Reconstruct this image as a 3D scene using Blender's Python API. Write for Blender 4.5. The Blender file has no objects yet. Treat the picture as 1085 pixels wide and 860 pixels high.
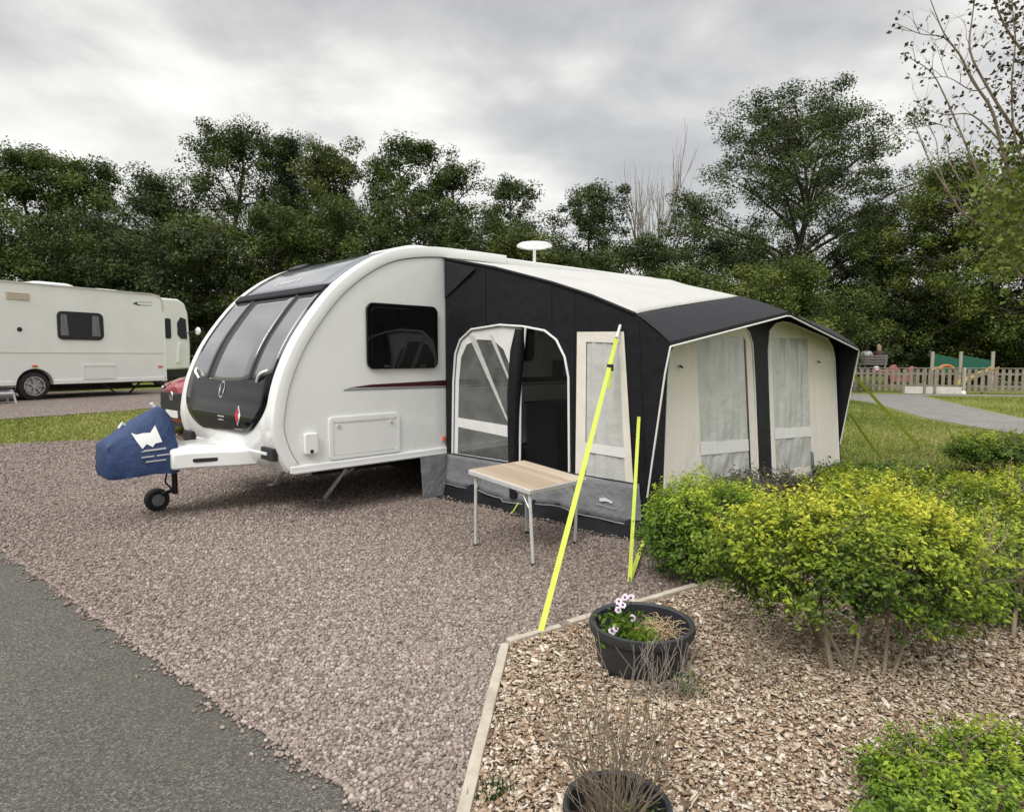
import bpy, bmesh, math, random
import numpy as np
from mathutils import Vector, Matrix
from mathutils.geometry import tessellate_polygon, delaunay_2d_cdt

rng = np.random.default_rng(7)
random.seed(7)
SC = bpy.context.scene
COL = SC.collection
R = math.radians

# ------------------------------------------------------------------ camera measures (pixel <-> world, used to size things)
FPX, HZ, EYE, CX, CY = 690.0, 378.0, 1.45, 542.5, 430.0
PITCH = math.atan((CY - HZ) / FPX)
FW = Vector((0, math.cos(PITCH), -math.sin(PITCH)))
UP = Vector((0, math.sin(PITCH), math.cos(PITCH)))
EYEP = Vector((0, 0, EYE))
def ray(x, y): return FW + Vector((1, 0, 0)) * ((x - CX) / FPX) + UP * ((CY - y) / FPX)
def at(x, y, Y):
    d = ray(x, y); return EYEP + d * (Y / d.y)
def gp(x, y, z=0.0):
    d = ray(x, y); return EYEP + d * ((z - EYE) / d.z)

def ss(a, b, x):
    t = np.clip((np.asarray(x, float) - a) / (b - a), 0, 1); return t * t * (3 - 2 * t)
def H(x, y):
    """height of the ground: flat pitch, rising gently to the far left"""
    s = -0.6 * np.asarray(x, float) + 0.8 * np.asarray(y, float)
    return 0.52 * ss(8, 17, s) * ss(3, -4, x)
def h1(x, y): return float(H(x, y))

# ------------------------------------------------------------------ tagging
def tag(o, label=None, cat=None, group=None, kind=None):
    if label: o['label'] = label
    if cat: o['category'] = cat
    if group: o['group'] = group
    if kind: o['kind'] = kind
    return o
def thing(name, label, cat, loc=(0, 0, 0), rz=0.0, group=None):
    o = bpy.data.objects.new(name, None); COL.objects.link(o)
    o.location = loc; o.rotation_euler = (0, 0, rz); o.empty_display_size = 0.2
    return tag(o, label, cat, group)
def copy_thing(src, loc, rz, label, group=None):
    r = src.copy(); COL.objects.link(r); r.location = loc; r.rotation_euler = (0, 0, rz); tag(r, label, None, group)
    for ch in src.children:
        c = ch.copy(); COL.objects.link(c); c.parent = r
        for g in ch.children:
            d = g.copy(); COL.objects.link(d); d.parent = c
    return r

# ------------------------------------------------------------------ mesh helpers
def link(name, me, mat=None, parent=None, bevel=0.0, smooth=None, solid=0.0):
    if mat is not None: me.materials.append(mat)
    if smooth is not None:
        me.polygons.foreach_set('use_smooth', [True] * len(me.polygons))
        me.set_sharp_from_angle(angle=R(smooth))
    o = bpy.data.objects.new(name, me); COL.objects.link(o)
    if parent is not None: o.parent = parent
    if solid:
        m = o.modifiers.new('thick', 'SOLIDIFY'); m.thickness = solid; m.offset = -1
    if bevel:
        m = o.modifiers.new('edges', 'BEVEL'); m.width = bevel; m.segments = 2; m.limit_method = 'ANGLE'; m.angle_limit = R(35)
    return o

def fast_mesh(name, V, Fc, tint=None):
    me = bpy.data.meshes.new(name); V = np.asarray(V, np.float32); Fc = np.asarray(Fc, np.int32)
    me.vertices.add(len(V)); me.vertices.foreach_set('co', V.ravel())
    n, k = Fc.shape
    me.loops.add(n * k); me.loops.foreach_set('vertex_index', Fc.ravel())
    me.polygons.add(n); me.polygons.foreach_set('loop_start', np.arange(0, n * k, k, dtype=np.int32))
    if tint is not None:
        a = me.attributes.new('tint', 'FLOAT', 'POINT'); a.data.foreach_set('value', np.asarray(tint, np.float32))
    me.update(calc_edges=True)
    return me

class MB:
    def __init__(s): s.v = []; s.f = []
    def add(s, vs, fs):
        b = len(s.v); s.v += [tuple(v) for v in vs]; s.f += [tuple(i + b for i in f) for f in fs]; return s
    def box(s, c, d, rot=None):
        hx, hy, hz = d[0] / 2, d[1] / 2, d[2] / 2
        vs = [Vector((x, y, z)) for z in (-hz, hz) for x, y in ((-hx, -hy), (hx, -hy), (hx, hy), (-hx, hy))]
        if rot is not None: vs = [rot @ v for v in vs]
        vs = [v + Vector(c) for v in vs]
        return s.add(vs, [(3, 2, 1, 0), (4, 5, 6, 7), (0, 1, 5, 4), (1, 2, 6, 5), (2, 3, 7, 6), (3, 0, 4, 7)])
    def bar(s, a, b, w, t, up=(0, 0, 1)):
        a, b = Vector(a), Vector(b); d = (b - a); L = d.length; d.normalize()
        sd = d.cross(Vector(up))
        if sd.length < 1e-4: sd = d.cross(Vector((1, 0, 0)))
        sd.normalize(); u = sd.cross(d)
        rot = Matrix((sd, d, u)).transposed()
        return s.box((a + b) / 2, (w, L, t), rot)
    def tube(s, pts, r, n=8, cap=True):
        pts = [Vector(p) for p in pts]; rs = r if isinstance(r, (list, tuple)) else [r] * len(pts)
        base = len(s.v); prev = None
        for i, p in enumerate(pts):
            d = (pts[min(i + 1, len(pts) - 1)] - pts[max(i - 1, 0)])
            if d.length < 1e-9: d = Vector((0, 0, 1))
            d.normalize()
            if prev is None:
                x = d.cross(Vector((0, 0, 1)))
                if x.length < 0.05: x = d.cross(Vector((1, 0, 0)))
            else: x = prev - d * prev.dot(d)
            x.normalize(); prev = x; y = d.cross(x)
            for k in range(n):
                a = 2 * math.pi * k / n; s.v.append(tuple(p + (x * math.cos(a) + y * math.sin(a)) * rs[i]))
        for i in range(len(pts) - 1):
            for k in range(n):
                a, b = base + i * n + k, base + i * n + (k + 1) % n
                s.f.append((a, b, b + n, a + n))
        if cap:
            s.f.append(tuple(base + k for k in reversed(range(n))))
            s.f.append(tuple(base + (len(pts) - 1) * n + k for k in range(n)))
        return s
    def lathe(s, prof, c=(0, 0, 0), axis='z', n=32):
        base = len(s.v); c = Vector(c)
        for r, z in prof:
            for k in range(n):
                a = 2 * math.pi * k / n; x, y = r * math.cos(a), r * math.sin(a)
                p = Vector((x, y, z)) if axis == 'z' else (Vector((z, x, y)) if axis == 'x' else Vector((y, z, x)))
                s.v.append(tuple(c + p))
        for i in range(len(prof) - 1):
            for k in range(n):
                a, b = base + i * n + k, base + i * n + (k + 1) % n
                s.f.append((a, b, b + n, a + n))
        return s
    def prism(s, poly, a, b, m):
        """poly 2D outline, extruded from a to b; m(x,y,w) -> point"""
        n = len(poly); vs = [m(x, y, a) for x, y in poly] + [m(x, y, b) for x, y in poly]
        fs = [tuple(range(n)), tuple(range(2 * n - 1, n - 1, -1))]
        fs += [(i, i + n, (i + 1) % n + n, (i + 1) % n) for i in range(n)]
        return s.add(vs, fs)
    def grid(s, rows):
        n, m = len(rows), len(rows[0]); vs = [p for r in rows for p in r]
        return s.add(vs, [(i * m + j, i * m + j + 1, (i + 1) * m + j + 1, (i + 1) * m + j) for i in range(n - 1) for j in range(m - 1)])
    def loft(s, rings, caps=True):
        n = len(rings[0]); vs = [p for r in rings for p in r]
        fs = [(i * n + k, i * n + (k + 1) % n, (i + 1) * n + (k + 1) % n, (i + 1) * n + k) for i in range(len(rings) - 1) for k in range(n)]
        if caps: fs += [tuple(reversed(range(n))), tuple((len(rings) - 1) * n + k for k in range(n))]
        return s.add(vs, fs)
    def mesh(s, name, fix=True):
        me = bpy.data.meshes.new(name); me.from_pydata(s.v, [], s.f)
        if fix:
            bm = bmesh.new(); bm.from_mesh(me); bmesh.ops.recalc_face_normals(bm, faces=bm.faces); bm.to_mesh(me); bm.free()
        me.update(); return me
    def build(s, name, mat, parent=None, bevel=0.0, smooth=None, solid=0.0, fix=True):
        return link(name, s.mesh(name, fix), mat, parent, bevel, smooth, solid)

def sheet2d(outer, holes, m):
    """flat outline with holes -> MB, m(x,y)->point"""
    loops = [outer] + list(holes)
    tri = tessellate_polygon([[Vector((x, y, 0)) for x, y in l] for l in loops])
    flat = [p for l in loops for p in l]
    return MB().add([m(x, y) for x, y in flat], [tuple(t) for t in tri])
def rrect(x0, y0, x1, y1, r, n=5):
    out = []
    for cx, cy, a0 in ((x1 - r, y1 - r, 0), (x0 + r, y1 - r, 90), (x0 + r, y0 + r, 180), (x1 - r, y0 + r, 270)):
        for k in range(n + 1):
            a = R(a0 + 90 * k / n); out.append((cx + r * math.cos(a), cy + r * math.sin(a)))
    return out
def offset_loop(l, d):
    """shrink a convex-ish loop towards its centre line by d (d>0 inwards, counter-clockwise loops)"""
    n = len(l); out = []
    area = sum(l[i][0] * l[(i + 1) % n][1] - l[(i + 1) % n][0] * l[i][1] for i in range(n))
    sg = 1 if area > 0 else -1
    for i in range(n):
        p0, p1, p2 = Vector(l[i - 1]), Vector(l[i]), Vector(l[(i + 1) % n])
        t = (p2 - p0)
        if t.length < 1e-9: out.append(tuple(p1)); continue
        t.normalize(); out.append((p1.x - t.y * d * sg, p1.y + t.x * d * sg))
    return out
def crom(pts, k=8):
    P = [pts[0]] + list(pts) + [pts[-1]]; out = []
    P = [Vector(p) for p in P]
    for i in range(1, len(P) - 2):
        for j in range(k):
            t = j / k; a, b, c, d = P[i - 1], P[i], P[i + 1], P[i + 2]
            out.append(0.5 * ((2 * b) + (c - a) * t + (2 * a - 5 * b + 4 * c - d) * t * t + (3 * b - a - 3 * c + d) * t ** 3))
    out.append(P[-2]); return out

# ------------------------------------------------------------------ materials
def nt(name):
    m = bpy.data.materials.new(name); m.use_nodes = True; t = m.node_tree; t.nodes.clear()
    out = t.nodes.new('ShaderNodeOutputMaterial'); b = t.nodes.new('ShaderNodeBsdfPrincipled')
    t.links.new(b.outputs[0], out.inputs[0]); return m, t, b, out
def c4(c): return (c[0], c[1], c[2], 1)
def mul(c, k): return tuple(min(1, x * k) for x in c)
def noise(t, scale, detail=4, rough=.6, coord=None, vec=None):
    n = t.nodes.new('ShaderNodeTexNoise'); n.inputs['Scale'].default_value = scale; n.inputs['Detail'].default_value = detail; n.inputs['Roughness'].default_value = rough
    if vec is None:
        tc = t.nodes.new('ShaderNodeTexCoord'); vec = tc.outputs[coord or 'Object']
    t.links.new(vec, n.inputs['Vector']); return n
def ramp(t, fac, stops, interp='LINEAR'):
    r = t.nodes.new('ShaderNodeValToRGB'); r.color_ramp.interpolation = interp
    e = r.color_ramp.elements
    while len(e) < len(stops): e.new(0.5)
    for i, (p, c) in enumerate(stops): e[i].position = p; e[i].color = c4(c)
    t.links.new(fac, r.inputs[0]); return r.outputs[0]
def bump(t, b, h, strength, dist=0.01):
    n = t.nodes.new('ShaderNodeBump'); n.inputs['Strength'].default_value = strength; n.inputs['Distance'].default_value = dist
    t.links.new(h, n.inputs['Height']); t.links.new(n.outputs[0], b.inputs['Normal']); return n
def mixc(t, fac, a, bb, mode='MIX'):
    n = t.nodes.new('ShaderNodeMix'); n.data_type = 'RGBA'; n.blend_type = mode
    for sock, val in ((n.inputs[0], fac), (n.inputs[6], a), (n.inputs[7], bb)):
        if isinstance(val, (int, float)): sock.default_value = val
        elif isinstance(val, tuple): sock.default_value = c4(val)
        else: t.links.new(val, sock)
    return n.outputs[2]
def M(name, col, rough=.5, var=.1, scale=6, bmp=0, bscale=80, metal=0, coat=0, stretch=None, dirt=0, spec=.5, bdist=.01):
    m, t, b, _ = nt(name)
    tc = t.nodes.new('ShaderNodeTexCoord'); vec = tc.outputs['Object']
    if stretch:
        mp = t.nodes.new('ShaderNodeMapping'); mp.inputs['Scale'].default_value = stretch; t.links.new(vec, mp.inputs[0]); vec = mp.outputs[0]
    n = noise(t, scale, 5, .62, vec=vec)
    c = ramp(t, n.outputs[0], [(.3, mul(col, 1 - var)), (.7, mul(col, 1 + var))])
    if dirt:
        n3 = noise(t, 1.7, 8, .7, vec=vec)
        c = mixc(t, ramp(t, n3.outputs[0], [(.45, (0, 0, 0)), (.75, (dirt,) * 3)]), c, mul(col, .55))
    t.links.new(c, b.inputs['Base Color'])
    b.inputs['Roughness'].default_value = rough; b.inputs['Metallic'].default_value = metal
    b.inputs['Coat Weight'].default_value = coat; b.inputs['Coat Roughness'].default_value = .05
    b.inputs['Specular IOR Level'].default_value = spec
    rr = t.nodes.new('ShaderNodeMapRange'); t.links.new(n.outputs[0], rr.inputs[0]); rr.inputs[3].default_value = max(0, rough - .06); rr.inputs[4].default_value = min(1, rough + .06)
    t.links.new(rr.outputs[0], b.inputs['Roughness'])
    if bmp:
        n2 = noise(t, bscale, 4, .6, vec=vec); bump(t, b, n2.outputs[0], bmp, bdist)
    return m
def leaf_mat(name, stops, rough=.55, trans=.25):
    m, t, b, out = nt(name)
    a = t.nodes.new('ShaderNodeAttribute'); a.attribute_name = 'tint'
    c = ramp(t, a.outputs['Fac'], stops); t.links.new(c, b.inputs['Base Color'])
    b.inputs['Roughness'].default_value = rough; b.inputs['Specular IOR Level'].default_value = .3
    tr = t.nodes.new('ShaderNodeBsdfTranslucent'); t.links.new(c, tr.inputs[0])
    mx = t.nodes.new('ShaderNodeMixShader'); mx.inputs[0].default_value = trans
    t.links.new(b.outputs[0], mx.inputs[1]); t.links.new(tr.outputs[0], mx.inputs[2]); t.links.new(mx.outputs[0], out.inputs[0])
    return m
def clear_mat(name, col, opac, rough=.12, tcol=(1, 1, 1), vary=.4):
    m, t, b, out = nt(name)
    b.inputs['Base Color'].default_value = c4(col); b.inputs['Roughness'].default_value = rough
    n = noise(t, 7, 4, .6); bump(t, b, n.outputs[0], .5, .03)
    tp = t.nodes.new('ShaderNodeBsdfTransparent'); tp.inputs[0].default_value = c4(tcol); mx = t.nodes.new('ShaderNodeMixShader')
    n2 = noise(t, 5, 3, .6); mr = t.nodes.new('ShaderNodeMapRange'); t.links.new(n2.outputs[0], mr.inputs[0])
    mr.inputs[1].default_value = .3; mr.inputs[2].default_value = .7; mr.inputs[3].default_value = opac * (1 - vary); mr.inputs[4].default_value = min(1, opac * (1 + vary))
    t.links.new(mr.outputs[0], mx.inputs[0]); t.links.new(tp.outputs[0], mx.inputs[1]); t.links.new(b.outputs[0], mx.inputs[2]); t.links.new(mx.outputs[0], out.inputs[0])
    return m

GRAVEL_STOPS = [(0, (.075, .053, .045)), (.2, (.185, .140, .118)), (.5, (.295, .232, .200)), (.78, (.385, .315, .275)), (1, (.54, .47, .42))]
def gravel_mat():
    m, t, b, _ = nt('pink_gravel')
    tc = t.nodes.new('ShaderNodeTexCoord')
    v = t.nodes.new('ShaderNodeTexVoronoi'); v.inputs['Scale'].default_value = 55; t.links.new(tc.outputs['Object'], v.inputs['Vector'])
    sep = t.nodes.new('ShaderNodeSeparateColor'); t.links.new(v.outputs['Color'], sep.inputs[0])
    c = ramp(t, sep.outputs[0], GRAVEL_STOPS)
    n = noise(t, .7, 6, .65); c = mixc(t, ramp(t, n.outputs[0], [(.35, (.0,) * 3), (.7, (.4,) * 3)]), c, (.17, .13, .105))
    c = mixc(t, ramp(t, v.outputs['Distance'], [(.25, (0,) * 3), (.75, (.75,) * 3)]), c, (.05, .04, .035))
    t.links.new(c, b.inputs['Base Color']); b.inputs['Roughness'].default_value = .85
    inv = t.nodes.new('ShaderNodeMath'); inv.operation = 'SUBTRACT'; inv.inputs[0].default_value = 1; t.links.new(v.outputs['Distance'], inv.inputs[1])
    bump(t, b, inv.outputs[0], .9, .012); return m
def tarmac_mat(name='tarmac', base=(.086, .079, .067)):
    m, t, b, _ = nt(name)
    tc = t.nodes.new('ShaderNodeTexCoord')
    v = t.nodes.new('ShaderNodeTexVoronoi'); v.inputs['Scale'].default_value = 150; t.links.new(tc.outputs['Object'], v.inputs['Vector'])
    sep = t.nodes.new('ShaderNodeSeparateColor'); t.links.new(v.outputs['Color'], sep.inputs[0])
    c = ramp(t, sep.outputs[0], [(0, mul(base, .4)), (.45, base), (.8, mul(base, 1.4)), (1, mul(base, 2.6))])
    n = noise(t, .9, 7, .65); c = mixc(t, ramp(t, n.outputs[0], [(.4, (0,) * 3), (.65, (.55,) * 3)]), c, mul(base, .8), 'MIX')
    n2 = noise(t, 2.3, 5, .7); c = mixc(t, ramp(t, n2.outputs[0], [(.5, (0,) * 3), (.72, (.35,) * 3)]), c, (.085, .095, .062))
    t.links.new(c, b.inputs['Base Color']); b.inputs['Roughness'].default_value = .8
    bump(t, b, v.outputs['Distance'], .55, .006); return m
def lawn_mat():
    m, t, b, _ = nt('lawn_turf')
    n = noise(t, .55, 8, .65); n2 = noise(t, 22, 6, .75); n3 = noise(t, 3.0, 5, .6)
    c1 = ramp(t, n.outputs[0], [(.3, (.14, .19, .024)), (.55, (.22, .26, .04)), (.75, (.34, .31, .085))])
    c = mixc(t, ramp(t, n2.outputs[0], [(.35, (0,) * 3), (.65, (.8,) * 3)]), c1, (.08, .105, .014))
    c = mixc(t, ramp(t, n3.outputs[0], [(.5, (0,) * 3), (.75, (.6,) * 3)]), c, (.24, .23, .08))
    t.links.new(c, b.inputs['Base Color']); b.inputs['Roughness'].default_value = .9
    bump(t, b, n2.outputs[0], .8, .04); return m
def mulch_mat():
    m, t, b, _ = nt('bark_mulch')
    tc = t.nodes.new('ShaderNodeTexCoord'); mp = t.nodes.new('ShaderNodeMapping'); mp.inputs['Scale'].default_value = (1, 1.8, 1); mp.inputs['Rotation'].default_value = (0, 0, .5)
    t.links.new(tc.outputs['Object'], mp.inputs[0])
    v = t.nodes.new('ShaderNodeTexVoronoi'); v.inputs['Scale'].default_value = 42; t.links.new(mp.outputs[0], v.inputs['Vector'])
    sep = t.nodes.new('ShaderNodeSeparateColor'); t.links.new(v.outputs['Color'], sep.inputs[0])
    c = ramp(t, sep.outputs[0], [(0, (.12, .07, .04)), (.3, (.27, .17, .095)), (.7, (.42, .30, .19)), (1, (.62, .52, .40))])
    c = mixc(t, ramp(t, v.outputs['Distance'], [(.25, (0,) * 3), (.7, (.8,) * 3)]), c, (.035, .022, .014))
    t.links.new(c, b.inputs['Base Color']); b.inputs['Roughness'].default_value = .9
    bump(t, b, v.outputs['Distance'], .8, .02); return m
def tint_mat(name, stops, rough=.85):
    m, t, b, _ = nt(name)
    a = t.nodes.new('ShaderNodeAttribute'); a.attribute_name = 'tint'
    c = ramp(t, a.outputs['Fac'], stops)
    n = noise(t, 120, 3, .6); c = mixc(t, ramp(t, n.outputs[0], [(.35, (0,) * 3), (.7, (.35,) * 3)]), c, (.1, .08, .07))
    t.links.new(c, b.inputs['Base Color']); b.inputs['Roughness'].default_value = rough; return m
def plank_mat(name, c1, c2, axis_scale=(40, 3, 3)):
    m, t, b, _ = nt(name)
    tc = t.nodes.new('ShaderNodeTexCoord'); mp = t.nodes.new('ShaderNodeMapping'); mp.inputs['Scale'].default_value = axis_scale; t.links.new(tc.outputs['Object'], mp.inputs[0])
    n = noise(t, 1.4, 7, .7, vec=mp.outputs[0]); c = ramp(t, n.outputs[0], [(.3, c1), (.7, c2)])
    t.links.new(c, b.inputs['Base Color']); b.inputs['Roughness'].default_value = .7; bump(t, b, n.outputs[0], .35, .004); return m
def table_mat():
    m, t, b, _ = nt('table_slats')
    tc = t.nodes.new('ShaderNodeTexCoord'); mp = t.nodes.new('ShaderNodeMapping'); t.links.new(tc.outputs['Object'], mp.inputs[0]); mp.inputs['Scale'].default_value = (1.2, 14, 1)
    v = t.nodes.new('ShaderNodeTexWhiteNoise'); v.noise_dimensions = '1D'
    sx = t.nodes.new('ShaderNodeSeparateXYZ'); t.links.new(mp.outputs[0], sx.inputs[0])
    fl = t.nodes.new('ShaderNodeMath'); fl.operation = 'FLOOR'; t.links.new(sx.outputs[1], fl.inputs[0]); t.links.new(fl.outputs[0], v.inputs['W'])
    mp2 = t.nodes.new('ShaderNodeMapping'); t.links.new(tc.outputs['Object'], mp2.inputs[0]); mp2.inputs['Scale'].default_value = (3, 50, 1)
    n = noise(t, 2, 6, .7, vec=mp2.outputs[0])
    c = ramp(t, v.outputs[0], [(0, (.42, .325, .235)), (.5, (.53, .43, .325)), (1, (.64, .545, .435))])
    c = mixc(t, ramp(t, n.outputs[0], [(.35, (0,) * 3), (.7, (.6,) * 3)]), c, (.35, .265, .19))
    t.links.new(c, b.inputs['Base Color']); b.inputs['Roughness'].default_value = .4; return m

MAT = {}
def mk():
    D = MAT
    D['white'] = M('white_gelcoat', (.86, .865, .85), .22, .03, 1.5, coat=.6, dirt=.12)
    D['side'] = M('white_side_panel', (.82, .83, .81), .28, .03, 1.2, coat=.4, dirt=.10, bmp=.04, bscale=3, bdist=.02)
    D['cream'] = M('off_white_panel', (.80, .805, .765), .3, .04, 1.3, coat=.3, dirt=.12)
    D['creamd'] = M('cream_vent', (.60, .54, .42), .5, .06)
    D['gloss'] = M('gloss_black_panel', (.004, .006, .0055), .05, .2, 3, spec=.3)
    D['black'] = M('black_plastic', (.018, .018, .02), .5, .2, 20, bmp=.05)
    D['rubber'] = M('black_rubber', (.02, .02, .021), .8, .25, 30, bmp=.15)
    D['dark'] = M('underside_dark', (.02, .02, .02), .8, .3)
    D['winglass'] = M('blind_behind_glass', (.155, .155, .165), .10, .2, 1.1, coat=1.0)
    D['solar'] = M('blue_grey_panel', (.13, .14, .175), .2, .1, 2, coat=1.0)
    D['tint'] = M('tinted_window', (.005, .005, .006), .04, .4, 3, spec=.4)
    D['curtain'] = M('curtain', (.13, .13, .125), .5, .3, 5, coat=.6, stretch=(9, 9, .5))
    D['steel'] = M('galvanised_steel', (.45, .46, .47), .4, .15, 18, metal=.8)
    D['alu'] = M('aluminium', (.66, .66, .65), .42, .08, 20, metal=.35)
    D['alloy'] = M('alloy_wheel', (.5, .5, .5), .35, .1, 20, metal=.6)
    D['red'] = M('maroon_decal', (.055, .008, .014), .35, .1)
    D['reds'] = M('red_sticker', (.55, .02, .035), .4, .1)
    D['charcoal'] = M('charcoal_decal', (.02, .02, .025), .35, .1)
    D['decalgrey'] = M('grey_decal', (.22, .23, .25), .4, .1)
    D['sticker'] = M('white_sticker', (.8, .8, .8), .5, .03)
    D['faint'] = M('pale_print', (.42, .42, .43), .4, .1)
    D['chrome'] = M('chrome', (.8, .8, .8), .12, .03, metal=1)
    D['amber'] = M('orange_lens', (.65, .14, .03), .25, .1, coat=.5)
    D['bluecloth'] = M('blue_cover_cloth', (.021, .046, .130), .6, .18, 9, bmp=.45, bscale=9, bdist=.04)
    D['canvas'] = M('black_canvas', (.0085, .009, .012), .6, .25, 8, bmp=.35, bscale=1.5, bdist=.12, spec=.28)
    D['canvastop'] = M('charcoal_canopy_cloth', (.016, .017, .021), .7, .2, 5, bmp=.4, bscale=5, bdist=.03, spec=.3)
    D['roofcloth'] = M('pale_roof_cloth', (.50, .495, .47), .6, .06, 2.2, bmp=.45, bscale=3.2, bdist=.05, dirt=.12)
    D['creamcloth'] = M('cream_canvas', (.78, .735, .655), .75, .03, 2, bmp=.55, bscale=3, bdist=.05, stretch=(1, 1.8, .6))
    D['greycloth'] = M('grey_skirt_cloth', (.20, .205, .215), .65, .14, 5, bmp=.8, bscale=6, bdist=.04)
    D['piping'] = M('pale_piping', (.78, .78, .76), .5, .05)
    D['pvc'] = clear_mat('clear_window_film', (.75, .76, .75), .14, .10, (.72, .74, .72))
    D['pvcmilky'] = clear_mat('veiled_window_film', (.68, .69, .66), .80, .16, (.9, .9, .9), .06); D['dimfilm'] = clear_mat('dimming_film', (.05, .05, .05), .12, .6, (.80, .80, .80), .1)
    D['strap'] = M('fluorescent_strap', (.50, .58, .075), .75, .1, 30, bmp=.1)
    D['carred'] = M('red_car_paint', (.36, .012, .03), .22, .06, coat=1)
    D['lens'] = M('headlamp_glass', (.03, .03, .035), .05, .4, 14, coat=1)
    D['gravel'] = gravel_mat(); D['tarmac'] = tarmac_mat(); D['path'] = tarmac_mat('path_tarmac', (.20, .188, .175)); D['lawn'] = lawn_mat(); D['mulch'] = mulch_mat()
    D['stones'] = tint_mat('gravel_stone', GRAVEL_STOPS)
    D['chips'] = tint_mat('wood_chip', [(0, (.10, .055, .032)), (.15, (.235, .14, .08)), (.42, (.405, .29, .19)), (.72, (.56, .45, .33)), (1, (.78, .71, .60))])
    D['blades'] = leaf_mat('grass_blade', [(0, (.085, .12, .018)), (.45, (.205, .24, .045)), (.8, (.37, .36, .11)), (1, (.55, .48, .22))], .7)
    D['edge'] = plank_mat('weathered_board', (.30, .255, .20), (.55, .49, .40), (3, 3, 30))
    D['paling'] = plank_mat('weathered_paling', (.16, .14, .112), (.29, .255, .205), (3, 3, 6))
    D['tabletop'] = table_mat()
    D['pot'] = M('black_plastic_pot', (.026, .028, .031), .5, .25, 9, bmp=.12, bscale=30, dirt=.3)
    D['soil'] = M('potting_soil', (.05, .034, .024), .95, .4, 30, bmp=1, bscale=40, bdist=.03)
    D['bark'] = M('bark', (.075, .06, .047), .9, .35, 9, bmp=.8, bscale=24, bdist=.03)
    D['palebark'] = M('pale_bark', (.23, .185, .13), .85, .3, 14, bmp=.5, bscale=40)
    D['greybark'] = M('grey_bark', (.27, .24, .21), .85, .25, 7, bmp=.5, bscale=30)
    D['twig'] = M('dry_twig', (.205, .165, .12), .85, .3, 30)
    D['straw'] = M('dead_straw', (.42, .31, .18), .85, .3, 30)
    L = leaf_mat
    D['f_mid'] = L('foliage_mid_green', [(0, (.030, .050, .010)), (.5, (.072, .110, .022)), (1, (.16, .205, .048))])
    D['f_dark'] = L('foliage_dark_green', [(0, (.022, .037, .011)), (.5, (.050, .077, .022)), (1, (.11, .15, .045))])
    D['f_pine'] = L('foliage_needles', [(0, (.022, .036, .014)), (.5, (.045, .068, .026)), (1, (.09, .122, .045))])
    D['f_olive'] = L('foliage_olive', [(0, (.05, .07, .014)), (.5, (.11, .14, .032)), (1, (.20, .23, .06))])
    D['f_light'] = L('foliage_light_green', [(0, (.05, .08, .013)), (.5, (.13, .17, .028)), (1, (.25, .28, .06))])
    D['f_brown'] = L('foliage_late_leaves', [(0, (.03, .03, .014)), (.5, (.06, .05, .025)), (1, (.12, .085, .045))])
    D['f_shrub'] = L('shrub_leaves', [(0, (.022, .048, .008)), (.3, (.075, .135, .015)), (.6, (.23, .31, .024)), (.82, (.43, .475, .035)), (1, (.60, .59, .06))], .45, .3)
    D['f_shrubg'] = L('shrub_green_leaves', [(0, (.025, .06, .01)), (.4, (.095, .18, .018)), (.75, (.23, .34, .025)), (1, (.42, .50, .04))], .45, .3)
    D['f_purple'] = L('shrub_purple_grey_leaves', [(0, (.03, .03, .025)), (.5, (.085, .085, .055)), (.8, (.15, .15, .07)), (1, (.22, .22, .08))], .55, .2)
    D['petal'] = M('pale_pink_petal', (.74, .64, .72), .6, .1); D['petalc'] = M('purple_flower_eye', (.10, .03, .10), .6, .1)
    D['green'] = M('green_play_panel', (.012, .10, .065), .4, .1); D['playred'] = M('red_play_plastic', (.36, .11, .10), .5, .1)
    D['playorange'] = M('orange_play_plastic', (.42, .17, .07), .5, .1); D['playyellow'] = M('yellow_play_plastic', (.42, .33, .11), .5, .1)
    D['post'] = plank_mat('play_post_wood', (.30, .27, .22), (.45, .41, .34), (3, 3, 6)); D['benchwood'] = plank_mat('bench_wood', (.14, .125, .115), (.30, .27, .25), (3, 20, 20))
    D['skin'] = M('skin', (.50, .31, .24), .6, .08); D['hairdark'] = M('dark_hair', (.03, .02, .016), .7, .2)
    D['hairfair'] = M('fair_hair', (.45, .36, .24), .7, .2)
    D['shirtwhite'] = M('white_shirt', (.75, .75, .75), .8, .05, bmp=.3, bscale=20); D['shirtpurple'] = M('plum_top', (.10, .045, .06), .8, .1, bmp=.3, bscale=20)
    D['trousers'] = M('dark_trousers', (.03, .032, .045), .8, .1)
    D['concrete'] = M('pale_concrete', (.52, .50, .46), .85, .12, 6, bmp=.3)
    D['plate'] = M('number_plate', (.78, .78, .76), .4, .03)
mk()
W = MAT

# ================================================================== GROUND
ROADP0, ROADP1 = (-3.91, 4.87), (-.43, 1.98)
P_ROAD = [(-16.2, 15.08), (-8.4, 8.6), (-8.15, 8.85), (-3.72, 5.10), (-.24, 2.20), (-.2, 1.79), (3.4, -1.2), (6, -6), (-10, -6), (-22, 6)]
P_GRAV = [(-8.4, 8.6), (-7.3, 9.25), (-6.26, 9.85), (-.3, 15.1), (3.37, 11.2), (4.2, 8.6), (4.2, 7.0), (2.7, 4.96), (1.11, 3.88), (-.01, 3.12), (-.16, 1.76), (-.2, 1.79), ROADP1, ROADP0]
P_BED = [(-.01, 3.12), (1.11, 3.88), (2.7, 4.96), (4.2, 7.0), (5.3, 7.2), (7.2, 6.4), (4.8, 2.6), (2.6, .9), (.2, .9), (-.2, 1.3), (-.16, 1.76)]
P_GRAV2 = [(-12.1, 7.5), (-8.6, 11.05), (-7.35, 12.45), (-4.5, 17.6), (-7.5, 20.5), (-13, 16.5), (-18, 11)]
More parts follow.
